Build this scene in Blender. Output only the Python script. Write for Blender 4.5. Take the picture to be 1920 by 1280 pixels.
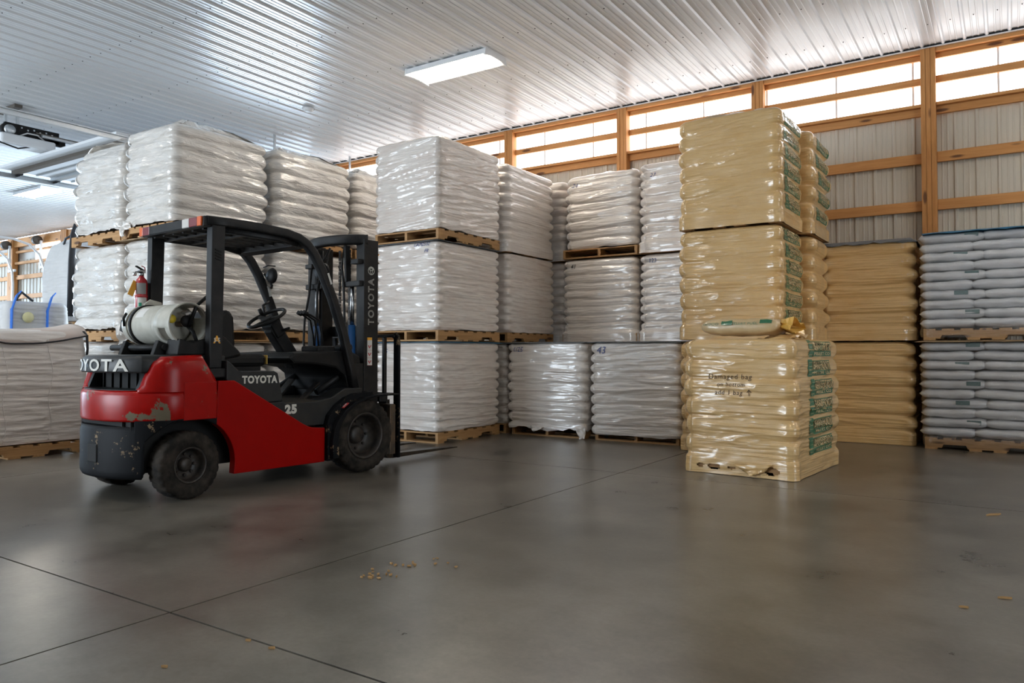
import bpy, bmesh, math, random
import numpy as np
from mathutils import Vector, Matrix, Euler

random.seed(7)
np.random.seed(7)
for o in list(bpy.data.objects):
    bpy.data.objects.remove(o, do_unlink=True)
SC = bpy.context.scene
COL = SC.collection
PI = math.pi

# ------------------------------------------------------------------ camera
cam = bpy.data.cameras.new('camera')
cam.sensor_width = 36.0
cam.lens = 1408.52 / 1920 * 36.0
cam.shift_y = -15.0 / 1920
cam.clip_end = 200
camo = bpy.data.objects.new('camera', cam)
COL.objects.link(camo)
camo.location = (0, 0, 1.05)
camo.rotation_euler = (math.radians(90 + 1.4234), 0, math.radians(33.484))
SC.camera = camo

# ------------------------------------------------------------------ world, light, exposure
SC.view_settings.view_transform = 'Standard'
SC.view_settings.look = 'None'
SC.view_settings.gamma = 1.0
SC.view_settings.use_curve_mapping = False
SC.view_settings.exposure = 1.42
SC.cycles.use_denoising = True
SC.cycles.max_bounces = 8
SC.cycles.diffuse_bounces = 4
SC.cycles.glossy_bounces = 4
SC.cycles.transparent_max_bounces = 12
SC.cycles.sample_clamp_indirect = 6.0
SC.cycles.caustics_reflective = False
SC.cycles.caustics_refractive = False

W = bpy.data.worlds.new('World')
SC.world = W
W.use_nodes = True
bg = W.node_tree.nodes['Background']
bg.inputs['Color'].default_value = (0.78, 0.89, 1.0, 1)
bg.inputs['Strength'].default_value = 1.3

WINDOW_EMIT = 1.5
LAMP_EMIT = 20.0


def area(name, loc, rot, sx, sy, power, col):
    l = bpy.data.lights.new(name, 'AREA')
    l.shape = 'RECTANGLE'
    l.size = sx
    l.size_y = sy
    l.energy = power
    l.color = col
    o = bpy.data.objects.new(name, l)
    COL.objects.link(o)
    o.location = loc
    o.rotation_euler = rot
    return o


# daylight through the open overhead door in the back wall (hidden behind the left stacks)
area('daylight_back_door', (-14.2, 11.55, 1.9), (math.radians(-90), 0, 0), 5.0, 3.6, 330, (0.62, 0.80, 1.0))
# added fill from the unseen left end, to brighten and blue the ceiling
area('added_end_fill', (-34.0, 5.5, 2.1), (0, math.radians(-90), 0), 4.0, 7.0, 750, (0.58, 0.78, 1.0))
# daylight through the open door of the front wall, behind the camera
area('daylight_front_door', (-12.0, -5.6, 1.9), (math.radians(104), 0, math.radians(-6)), 6.5, 3.6, 330, (0.78, 0.89, 1.0))
# daylight through the door of the right wall
area('daylight_right_door', (7.6, 3.0, 1.9), (0, math.radians(90), 0), 3.6, 4.0, 40, (0.90, 0.95, 1.0))

# ------------------------------------------------------------------ materials
MATS = {}


def nd(nt, t, **kw):
    n = nt.nodes.new(t)
    for k, v in kw.items():
        if k in n.inputs:
            n.inputs[k].default_value = v
        else:
            setattr(n, k, v)
    return n


def mat(name, col, rough=0.5, metal=0.0, spec=0.5, coat=0.0, noise=None, bump=None, emit=None, coord='Object', coat_rough=0.1):
    """noise: (scale, other colour, amount, stretch); bump: (scale, strength, distance, stretch)"""
    m = bpy.data.materials.new(name)
    m.use_nodes = True
    nt = m.node_tree
    b = nt.nodes['Principled BSDF']
    b.inputs['Base Color'].default_value = (*col, 1)
    b.inputs['Roughness'].default_value = rough
    b.inputs['Metallic'].default_value = metal
    b.inputs['Specular IOR Level'].default_value = spec
    b.inputs['Coat Weight'].default_value = coat
    b.inputs['Coat Roughness'].default_value = coat_rough
    if emit:
        b.inputs['Emission Color'].default_value = (*emit[0], 1)
        b.inputs['Emission Strength'].default_value = emit[1]
    if noise or bump:
        tc = nd(nt, 'ShaderNodeTexCoord')
    if noise:
        sc, c2, amt, st = noise
        mp = nd(nt, 'ShaderNodeMapping')
        mp.inputs['Scale'].default_value = st
        nt.links.new(tc.outputs[coord], mp.inputs['Vector'])
        nz = nd(nt, 'ShaderNodeTexNoise', Scale=sc, Detail=6.0, Roughness=0.6)
        nt.links.new(mp.outputs[0], nz.inputs['Vector'])
        rp = nd(nt, 'ShaderNodeValToRGB')
        rp.color_ramp.elements[0].position = 0.38
        rp.color_ramp.elements[1].position = 0.68
        rp.color_ramp.elements[0].color = (*col, 1)
        rp.color_ramp.elements[1].color = tuple(col[i] * (1 - amt) + c2[i] * amt for i in range(3)) + (1,)
        nt.links.new(nz.outputs['Fac'], rp.inputs['Fac'])
        nt.links.new(rp.outputs['Color'], b.inputs['Base Color'])
    if bump:
        sc, s, d, st = bump
        mp = nd(nt, 'ShaderNodeMapping')
        mp.inputs['Scale'].default_value = st
        nt.links.new(tc.outputs[coord], mp.inputs['Vector'])
        nz = nd(nt, 'ShaderNodeTexNoise', Scale=sc, Detail=4.0, Roughness=0.55)
        nt.links.new(mp.outputs[0], nz.inputs['Vector'])
        bp = nd(nt, 'ShaderNodeBump', Strength=s, Distance=d)
        nt.links.new(nz.outputs['Fac'], bp.inputs['Height'])
        nt.links.new(bp.outputs[0], b.inputs['Normal'])
    MATS[name] = m
    return m


def wood(name, c1, c2, axis):
    m = bpy.data.materials.new(name)
    m.use_nodes = True
    nt = m.node_tree
    b = nt.nodes['Principled BSDF']
    b.inputs['Roughness'].default_value = 0.65
    tc = nd(nt, 'ShaderNodeTexCoord')
    oi = nd(nt, 'ShaderNodeObjectInfo')
    mp = nd(nt, 'ShaderNodeMapping')
    st = [14, 14, 14]
    st[axis] = 0.9
    mp.inputs['Scale'].default_value = st
    add = nd(nt, 'ShaderNodeVectorMath', operation='ADD')
    mul = nd(nt, 'ShaderNodeVectorMath', operation='SCALE')
    mul.inputs['Scale'].default_value = 7.0
    nt.links.new(oi.outputs['Random'], mul.inputs[0])
    nt.links.new(tc.outputs['Object'], add.inputs[0])
    nt.links.new(mul.outputs[0], add.inputs[1])
    nt.links.new(add.outputs[0], mp.inputs['Vector'])
    nz = nd(nt, 'ShaderNodeTexNoise', Scale=2.2, Detail=7.0, Roughness=0.65, Distortion=0.6)
    nt.links.new(mp.outputs[0], nz.inputs['Vector'])
    rp = nd(nt, 'ShaderNodeValToRGB')
    rp.color_ramp.elements[0].position = 0.34
    rp.color_ramp.elements[1].position = 0.66
    rp.color_ramp.elements[0].color = (*c1, 1)
    rp.color_ramp.elements[1].color = (*c2, 1)
    nt.links.new(nz.outputs['Fac'], rp.inputs['Fac'])
    # knots
    mp2 = nd(nt, 'ShaderNodeMapping')
    st2 = [9, 9, 9]
    st2[axis] = 2.2
    mp2.inputs['Scale'].default_value = st2
    nt.links.new(add.outputs[0], mp2.inputs['Vector'])
    vo = nd(nt, 'ShaderNodeTexVoronoi', Scale=0.75)
    nt.links.new(mp2.outputs[0], vo.inputs['Vector'])
    kr = nd(nt, 'ShaderNodeValToRGB')
    kr.color_ramp.elements[0].position = 0.10
    kr.color_ramp.elements[1].position = 0.17
    kr.color_ramp.elements[0].color = (0.25, 0.2, 0.2, 1)
    kr.color_ramp.elements[1].color = (1, 1, 1, 1)
    nt.links.new(vo.outputs['Distance'], kr.inputs['Fac'])
    mx = nd(nt, 'ShaderNodeMix', data_type='RGBA', blend_type='MULTIPLY')
    mx.inputs[0].default_value = 1.0
    nt.links.new(rp.outputs['Color'], mx.inputs[6])
    nt.links.new(kr.outputs['Color'], mx.inputs[7])
    nt.links.new(mx.outputs[2], b.inputs['Base Color'])
    bp = nd(nt, 'ShaderNodeBump', Strength=0.25, Distance=0.002)
    nt.links.new(nz.outputs['Fac'], bp.inputs['Height'])
    nt.links.new(bp.outputs[0], b.inputs['Normal'])
    MATS[name] = m
    return m


def film(name, col, tint, rough, bump_s, fine=(2.0, 95.0), crinkle=0.0, coat=0.8, coat_rough=0.14):
    """stretch film over bags: taut horizontal creases as fine relief, faint bag print as colour"""
    m = bpy.data.materials.new(name)
    m.use_nodes = True
    nt = m.node_tree
    b = nt.nodes['Principled BSDF']
    b.inputs['Roughness'].default_value = rough
    b.inputs['Coat Weight'].default_value = coat
    b.inputs['Coat Roughness'].default_value = coat_rough
    b.inputs['Coat IOR'].default_value = 1.6
    b.inputs['Specular IOR Level'].default_value = 0.4
    tc = nd(nt, 'ShaderNodeTexCoord')
    oi = nd(nt, 'ShaderNodeObjectInfo')
    mul = nd(nt, 'ShaderNodeVectorMath', operation='SCALE')
    mul.inputs['Scale'].default_value = 13.0
    nt.links.new(oi.outputs['Random'], mul.inputs[0])
    add = nd(nt, 'ShaderNodeVectorMath', operation='ADD')
    nt.links.new(tc.outputs['UV'], add.inputs[0])
    nt.links.new(mul.outputs[0], add.inputs[1])
    # creases
    mp = nd(nt, 'ShaderNodeMapping')
    mp.inputs['Scale'].default_value = (fine[0], fine[1], 1)
    mp.inputs['Rotation'].default_value = (0, 0, math.radians(1.2))
    nt.links.new(add.outputs[0], mp.inputs['Vector'])
    n1 = nd(nt, 'ShaderNodeTexNoise', Scale=1.0, Detail=3.0, Roughness=0.6, Distortion=0.3)
    nt.links.new(mp.outputs[0], n1.inputs['Vector'])
    hsum = n1.outputs['Fac']
    if crinkle > 0:
        mp2 = nd(nt, 'ShaderNodeMapping')
        mp2.inputs['Scale'].default_value = (3.2, 15, 1)
        mp2.inputs['Rotation'].default_value = (0, 0, math.radians(14))
        nt.links.new(add.outputs[0], mp2.inputs['Vector'])
        n2 = nd(nt, 'ShaderNodeTexNoise', Scale=1.2, Detail=5.0, Roughness=0.6, Distortion=1.4)
        nt.links.new(mp2.outputs[0], n2.inputs['Vector'])
        ma = nd(nt, 'ShaderNodeMath', operation='MULTIPLY_ADD')
        ma.inputs[1].default_value = crinkle
        nt.links.new(n2.outputs['Fac'], ma.inputs[0])
        nt.links.new(n1.outputs['Fac'], ma.inputs[2])
        hsum = ma.outputs[0]
    bp = nd(nt, 'ShaderNodeBump', Strength=bump_s, Distance=0.018)
    nt.links.new(hsum, bp.inputs['Height'])
    nt.links.new(bp.outputs[0], b.inputs['Normal'])
    if crinkle > 1:
        bp2 = nd(nt, 'ShaderNodeBump', Strength=0.5, Distance=0.012)
        nt.links.new(n2.outputs['Fac'], bp2.inputs['Height'])
        nt.links.new(bp2.outputs[0], b.inputs['Coat Normal'])
    # colour of the bags under the film
    mp3 = nd(nt, 'ShaderNodeMapping')
    mp3.inputs['Scale'].default_value = (3.0, 5.5, 1)
    nt.links.new(add.outputs[0], mp3.inputs['Vector'])
    n3 = nd(nt, 'ShaderNodeTexNoise', Scale=1.3, Detail=4.0, Roughness=0.55)
    nt.links.new(mp3.outputs[0], n3.inputs['Vector'])
    rp = nd(nt, 'ShaderNodeValToRGB')
    rp.color_ramp.elements[0].position = 0.42
    rp.color_ramp.elements[1].position = 0.72
    rp.color_ramp.elements[0].color = (*col, 1)
    rp.color_ramp.elements[1].color = (*tint, 1)
    nt.links.new(n3.outputs['Fac'], rp.inputs['Fac'])
    nt.links.new(rp.outputs['Color'], b.inputs['Base Color'])
    MATS[name] = m
    return m


M = MATS
film('film_white', (0.79, 0.725, 0.665), (0.73, 0.63, 0.565), 0.36, 0.75, fine=(1.0, 62.0))
film('film_white_shiny', (0.80, 0.745, 0.695), (0.74, 0.665, 0.61), 0.28, 0.75, fine=(1.0, 60.0), crinkle=0.25, coat=0.9)
film('film_clear', (0.70, 0.665, 0.62), (0.60, 0.56, 0.51), 0.30, 0.9, fine=(1.6, 18.0), crinkle=1.6, coat=1.0, coat_rough=0.04)
film('film_yellow', (0.76, 0.505, 0.225), (0.71, 0.445, 0.18), 0.30, 0.75, fine=(1.0, 55.0), coat=0.9)
wood('pallet_wood', (0.33, 0.17, 0.06), (0.47, 0.27, 0.11), 0)
wood('pallet_wood_y', (0.33, 0.17, 0.06), (0.47, 0.27, 0.11), 1)
wood('pine_x', (0.50, 0.215, 0.06), (0.62, 0.30, 0.10), 0)
wood('pine_z', (0.46, 0.19, 0.05), (0.60, 0.28, 0.09), 2)
mat('cardboard', (0.36, 0.25, 0.14), 0.8, noise=(6, (0.28, 0.19, 0.11), 0.7, (1, 1, 1)))
mat('sheet_grey', (0.10, 0.11, 0.12), 0.6)
mat('sheet_blue', (0.03, 0.14, 0.24), 0.5)
mat('print_green', (0.035, 0.16, 0.075), 0.4, coat=0.5)
mat('print_cream', (0.70, 0.52, 0.28), 0.4, coat=0.5)
mat('print_black', (0.03, 0.025, 0.02), 0.5)
mat('ink_blue', (0.09, 0.12, 0.30), 0.5)
mat('ink_dark', (0.10, 0.06, 0.03), 0.6)
mat('ceiling_paint', (0.74, 0.76, 0.78), 0.28, spec=0.9, noise=(0.7, (0.71, 0.73, 0.75), 0.6, (1, 1, 1)))
mat('siding', (0.60, 0.54, 0.45), 0.42, noise=(1.5, (0.56, 0.505, 0.42), 0.6, (1, 1, 1)))
mat('siding_plain', (0.62, 0.58, 0.52), 0.6, noise=(0.8, (0.56, 0.52, 0.46), 0.6, (1, 1, 1)))
mat('foam', (0.02, 0.02, 0.022), 0.9)
mat('black_paint', (0.010, 0.0105, 0.012), 0.45, spec=0.25, noise=(9, (0.024, 0.023, 0.022), 0.8, (1, 1, 1)), bump=(60, 0.1, 0.001, (1, 1, 1)))
mat('black_plastic', (0.007, 0.007, 0.0075), 0.55, spec=0.22, noise=(12, (0.018, 0.0165, 0.015), 0.7, (1, 1, 1)))
mat('grey_plastic', (0.018, 0.0195, 0.021), 0.42, spec=0.3, noise=(7, (0.034, 0.033, 0.031), 0.7, (1, 1, 1)))
mat('dark_void', (0.004, 0.004, 0.004), 0.8)  # near-black for inner parts; also stands in for shade in hollows
mat('vinyl', (0.008, 0.008, 0.008), 0.45, spec=0.25)
mat('foam_yellow', (0.55, 0.36, 0.08), 0.9)
mat('white_letter', (0.66, 0.64, 0.58), 0.5)
mat('rubber', (0.013, 0.012, 0.011), 0.85, spec=0.15, noise=(11, (0.055, 0.045, 0.036), 0.9, (1, 1, 1)), bump=(40, 0.3, 0.003, (1, 1, 1)))
mat('rim_dark', (0.018, 0.017, 0.016), 0.45, spec=0.4, noise=(16, (0.06, 0.045, 0.036), 0.8, (1, 1, 1)))
mat('steel_worn', (0.09, 0.075, 0.06), 0.5, metal=0.6, noise=(14, (0.20, 0.13, 0.08), 0.8, (1, 1, 1)))
mat('fork_steel', (0.05, 0.045, 0.04), 0.4, metal=0.7, noise=(14, (0.10, 0.08, 0.06), 0.8, (1, 1, 1)))
mat('chrome_rod', (0.5, 0.52, 0.55), 0.2, metal=1.0)
mat('blue_paint', (0.012, 0.075, 0.22), 0.35)
mat('lens_orange', (0.75, 0.13, 0.02), 0.25, coat=0.6)
mat('lens_red', (0.20, 0.025, 0.03), 0.25, coat=0.6)
mat('lens_white', (0.62, 0.60, 0.57), 0.3, coat=0.6)
mat('tank_paint', (0.50, 0.49, 0.43), 0.42, noise=(9, (0.38, 0.36, 0.30), 0.8, (1, 1, 1)))
mat('ext_red', (0.42, 0.015, 0.02), 0.3, coat=0.5)
mat('label_white', (0.66, 0.65, 0.62), 0.5)
mat('label_grey', (0.26, 0.26, 0.26), 0.5)
mat('label_green', (0.02, 0.30, 0.18), 0.5)
mat('label_orange', (0.80, 0.38, 0.03), 0.5)
mat('label_yellow', (0.62, 0.46, 0.03), 0.5)
mat('label_red', (0.55, 0.05, 0.05), 0.5)
mat('galv', (0.55, 0.58, 0.60), 0.35, metal=0.8)
mat('strut_brown', (0.10, 0.085, 0.07), 0.5, metal=0.2)
mat('white_paint', (0.72, 0.74, 0.76), 0.4)
mat('fabric_bag', (0.82, 0.775, 0.74), 0.75, noise=(5, (0.76, 0.71, 0.67), 0.7, (1, 1, 1)), bump=(3.0, 0.28, 0.05, (1.2, 1.2, 14)))
mat('fabric_bag_white', (0.62, 0.61, 0.60), 0.75, noise=(5, (0.56, 0.55, 0.54), 0.6, (1, 1, 1)), bump=(3.0, 0.22, 0.05, (1.2, 1.2, 12)))
mat('fabric_flap', (0.72, 0.62, 0.56), 0.8, noise=(4, (0.62, 0.53, 0.48), 0.7, (1, 1, 1)))
mat('strap_black', (0.02, 0.02, 0.024), 0.6)
mat('strap_blue', (0.02, 0.14, 0.55), 0.6)
mat('bag_silver', (0.70, 0.70, 0.71), 0.36, coat=0.6, coat_rough=0.08, noise=(5, (0.60, 0.59, 0.59), 0.8, (1, 1, 1)), bump=(9, 0.6, 0.012, (1, 1, 3)))
mat('bag_print', (0.10, 0.17, 0.17), 0.4, coat=0.6)
mat('print_pale', (0.72, 0.66, 0.36), 0.6)
mat('chip', (0.42, 0.25, 0.10), 0.8)
mat('concrete_joint', (0.035, 0.03, 0.026), 0.9)
mat('smoke_white', (0.68, 0.68, 0.68), 0.5)
mat('tube_glow', (0.9, 0.9, 0.9), 0.5, emit=((1.0, 0.90, 0.76), LAMP_EMIT))


def mat_red():
    m = mat('red_paint', (0.42, 0.010, 0.006), 0.28, spec=0.25)
    nt = m.node_tree
    b = nt.nodes['Principled BSDF']
    tc = nd(nt, 'ShaderNodeTexCoord')
    mp = nd(nt, 'ShaderNodeMapping')
    mp.inputs['Scale'].default_value = (5, 5, 5)
    nt.links.new(tc.outputs['Object'], mp.inputs['Vector'])
    n = nd(nt, 'ShaderNodeTexNoise', Scale=1.1, Detail=7.0, Roughness=0.72)
    nt.links.new(mp.outputs[0], n.inputs['Vector'])
    r = nd(nt, 'ShaderNodeValToRGB')
    r.color_ramp.elements[0].position = 0.615
    r.color_ramp.elements[1].position = 0.63
    r.color_ramp.elements[0].color = (0, 0, 0, 1)
    r.color_ramp.elements[1].color = (1, 1, 1, 1)
    acc = n.outputs['Fac']
    for (pt, sc, amt) in (((0.525, -0.19, 0.63), (9, 9, 5.0), 0.135), ((0.36, -0.33, 0.60), (3.5, 3.5, 24), 0.10), ((0.30, -0.36, 0.63), (7, 7, 22), 0.08)):
        m1 = nd(nt, 'ShaderNodeVectorMath', operation='SUBTRACT')
        m1.inputs[1].default_value = pt
        nt.links.new(tc.outputs['Object'], m1.inputs[0])
        m2 = nd(nt, 'ShaderNodeVectorMath', operation='MULTIPLY')
        m2.inputs[1].default_value = sc
        nt.links.new(m1.outputs[0], m2.inputs[0])
        m3 = nd(nt, 'ShaderNodeVectorMath', operation='LENGTH')
        nt.links.new(m2.outputs[0], m3.inputs[0])
        m4 = nd(nt, 'ShaderNodeMapRange')
        m4.inputs['From Min'].default_value = 0.0
        m4.inputs['From Max'].default_value = 1.0
        m4.inputs['To Min'].default_value = amt
        m4.inputs['To Max'].default_value = 0.0
        nt.links.new(m3.outputs['Value'], m4.inputs['Value'])
        m5 = nd(nt, 'ShaderNodeMath', operation='ADD')
        nt.links.new(acc, m5.inputs[0])
        nt.links.new(m4.outputs[0], m5.inputs[1])
        acc = m5.outputs[0]
    nt.links.new(acc, r.inputs['Fac'])
    n2 = nd(nt, 'ShaderNodeTexNoise', Scale=3.0, Detail=4.0)
    nt.links.new(mp.outputs[0], n2.inputs['Vector'])
    base = nd(nt, 'ShaderNodeValToRGB')
    base.color_ramp.elements[0].color = (0.27, 0.002, 0.001, 1)
    base.color_ramp.elements[1].color = (0.40, 0.004, 0.002, 1)
    nt.links.new(n2.outputs['Fac'], base.inputs['Fac'])
    mx = nd(nt, 'ShaderNodeMix', data_type='RGBA')
    mx.inputs[7].default_value = (0.17, 0.145, 0.10, 1)
    nt.links.new(r.outputs['Color'], mx.inputs[0])
    nt.links.new(base.outputs['Color'], mx.inputs[6])
    nt.links.new(mx.outputs[2], b.inputs['Base Color'])
    return m


mat_red()


def mat_red_clean():
    mat('red_paint_clean', (0.33, 0.002, 0.001), 0.36, spec=0.12, noise=(6, (0.28, 0.002, 0.001), 0.7, (1, 1, 1)))


mat_red_clean()


def mat_black_worn():
    m = mat('black_worn', (0.010, 0.011, 0.014), 0.55, spec=0.10)
    nt = m.node_tree
    b = nt.nodes['Principled BSDF']
    tc = nd(nt, 'ShaderNodeTexCoord')
    n = nd(nt, 'ShaderNodeTexNoise', Scale=7.0, Detail=7.0, Roughness=0.75)
    nt.links.new(tc.outputs['Object'], n.inputs['Vector'])
    r = nd(nt, 'ShaderNodeValToRGB')
    r.color_ramp.elements[0].position = 0.60
    r.color_ramp.elements[1].position = 0.62
    r.color_ramp.elements[0].color = (0.007, 0.0075, 0.009, 1)
    r.color_ramp.elements[1].color = (0.24, 0.17, 0.10, 1)
    nt.links.new(n.outputs['Fac'], r.inputs['Fac'])
    nt.links.new(r.outputs['Color'], b.inputs['Base Color'])


mat_black_worn()


def mat_floor():
    m = bpy.data.materials.new('concrete')
    m.use_nodes = True
    nt = m.node_tree
    b = nt.nodes['Principled BSDF']
    b.inputs['Specular IOR Level'].default_value = 0.5
    geo = nd(nt, 'ShaderNodeNewGeometry')
    mp = nd(nt, 'ShaderNodeMapping')
    nt.links.new(geo.outputs['Position'], mp.inputs['Vector'])
    n1 = nd(nt, 'ShaderNodeTexNoise', Scale=0.42, Detail=5.0, Roughness=0.55)
    n2 = nd(nt, 'ShaderNodeTexNoise', Scale=1.9, Detail=8.0, Roughness=0.66)
    n3 = nd(nt, 'ShaderNodeTexNoise', Scale=40.0, Detail=4.0, Roughness=0.7)
    for n in (n1, n2, n3):
        nt.links.new(mp.outputs[0], n.inputs['Vector'])
    r1 = nd(nt, 'ShaderNodeValToRGB')
    r1.color_ramp.elements[0].position = 0.33
    r1.color_ramp.elements[1].position = 0.66
    r1.color_ramp.elements[0].color = (0.098, 0.088, 0.071, 1)
    r1.color_ramp.elements[1].color = (0.205, 0.187, 0.156, 1)
    nt.links.new(n1.outputs['Fac'], r1.inputs['Fac'])
    r2 = nd(nt, 'ShaderNodeValToRGB')
    r2.color_ramp.elements[0].position = 0.30
    r2.color_ramp.elements[1].position = 0.62
    r2.color_ramp.elements[0].color = (0.50, 0.485, 0.46, 1)
    r2.color_ramp.elements[1].color = (1.06, 1.06, 1.06, 1)
    nt.links.new(n2.outputs['Fac'], r2.inputs['Fac'])
    mx = nd(nt, 'ShaderNodeMix', data_type='RGBA', blend_type='MULTIPLY')
    mx.inputs[0].default_value = 1.0
    nt.links.new(r1.outputs['Color'], mx.inputs[6])
    nt.links.new(r2.outputs['Color'], mx.inputs[7])
    r3 = nd(nt, 'ShaderNodeValToRGB')
    r3.color_ramp.elements[0].position = 0.3
    r3.color_ramp.elements[1].position = 0.7
    r3.color_ramp.elements[0].color = (0.86, 0.86, 0.86, 1)
    r3.color_ramp.elements[1].color = (1.08, 1.08, 1.08, 1)
    nt.links.new(n3.outputs['Fac'], r3.inputs['Fac'])
    mx2 = nd(nt, 'ShaderNodeMix', data_type='RGBA', blend_type='MULTIPLY')
    mx2.inputs[0].default_value = 1.0
    nt.links.new(mx.outputs[2], mx2.inputs[6])
    nt.links.new(r3.outputs['Color'], mx2.inputs[7])
    nt.links.new(mx2.outputs[2], b.inputs['Base Color'])
    rr = nd(nt, 'ShaderNodeMapRange')
    rr.inputs['To Min'].default_value = 0.24
    rr.inputs['To Max'].default_value = 0.34
    nt.links.new(n2.outputs['Fac'], rr.inputs['Value'])
    nt.links.new(rr.outputs[0], b.inputs['Roughness'])
    bp = nd(nt, 'ShaderNodeBump', Strength=0.05, Distance=0.004)
    nt.links.new(n2.outputs['Fac'], bp.inputs['Height'])
    nt.links.new(bp.outputs[0], b.inputs['Normal'])
    MATS['concrete'] = m


mat_floor()


def mat_pane():
    m = bpy.data.materials.new('translucent_panel')
    m.use_nodes = True
    nt = m.node_tree
    b = nt.nodes['Principled BSDF']
    b.inputs['Base Color'].default_value = (0.8, 0.82, 0.85, 1)
    b.inputs['Roughness'].default_value = 0.4
    b.inputs['Emission Color'].default_value = (0.93, 0.97, 1.0, 1)
    b.inputs['Emission Strength'].default_value = WINDOW_EMIT
    MATS['pane'] = m


mat_pane()


def mat_clear_wrap():
    m = bpy.data.materials.new('clear_wrap')
    m.use_nodes = True
    nt = m.node_tree
    for n in list(nt.nodes):
        if n.type == 'BSDF_PRINCIPLED':
            nt.nodes.remove(n)
    out = [n for n in nt.nodes if n.type == 'OUTPUT_MATERIAL'][0]
    tr = nd(nt, 'ShaderNodeBsdfTransparent')
    tr.inputs['Color'].default_value = (0.98, 0.98, 0.985, 1)
    gl = nd(nt, 'ShaderNodeBsdfGlossy')
    gl.inputs['Roughness'].default_value = 0.16
    fr = nd(nt, 'ShaderNodeLayerWeight', Blend=0.22)
    tc = nd(nt, 'ShaderNodeTexCoord')
    mp = nd(nt, 'ShaderNodeMapping')
    mp.inputs['Scale'].default_value = (6, 34, 1)
    nt.links.new(tc.outputs['UV'], mp.inputs['Vector'])
    n1 = nd(nt, 'ShaderNodeTexNoise', Scale=1.4, Detail=5.0, Roughness=0.6, Distortion=1.0)
    nt.links.new(mp.outputs[0], n1.inputs['Vector'])
    bp = nd(nt, 'ShaderNodeBump', Strength=0.6, Distance=0.012)
    nt.links.new(n1.outputs['Fac'], bp.inputs['Height'])
    nt.links.new(bp.outputs[0], gl.inputs['Normal'])
    nt.links.new(bp.outputs[0], fr.inputs['Normal'])
    ad = nd(nt, 'ShaderNodeMath', operation='MULTIPLY_ADD')
    ad.inputs[1].default_value = 0.5
    ad.inputs[2].default_value = 0.11
    nt.links.new(fr.outputs['Facing'], ad.inputs[0])
    mx = nd(nt, 'ShaderNodeMixShader')
    nt.links.new(ad.outputs[0], mx.inputs[0])
    nt.links.new(tr.outputs[0], mx.inputs[1])
    nt.links.new(gl.outputs[0], mx.inputs[2])
    nt.links.new(mx.outputs[0], out.inputs['Surface'])
    MATS['clear_wrap'] = m


mat_clear_wrap()

# ------------------------------------------------------------------ object helpers


def tag(o, label=None, cat=None, group=None, kind=None):
    if label:
        o['label'] = label
    if cat:
        o['category'] = cat
    if group:
        o['group'] = group
    if kind:
        o['kind'] = kind
    return o


def thing(name, label, cat, loc=(0, 0, 0), rz=0.0, group=None):
    o = bpy.data.objects.new(name, None)
    o.empty_display_size = 0.1
    COL.objects.link(o)
    o.location = loc
    o.rotation_euler = (0, 0, rz)
    return tag(o, label, cat, group)


def link(name, me, m=None, parent=None, bevel=0.0):
    o = bpy.data.objects.new(name, me)
    COL.objects.link(o)
    if m is not None and not me.materials:
        me.materials.append(MATS[m] if isinstance(m, str) else m)
    if parent is not None:
        o.parent = parent
    if bevel > 0:
        md = o.modifiers.new('edge', 'BEVEL')
        md.width = bevel
        md.segments = 2
        md.limit_method = 'ANGLE'
        md.angle_limit = math.radians(40)
    return o


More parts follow.
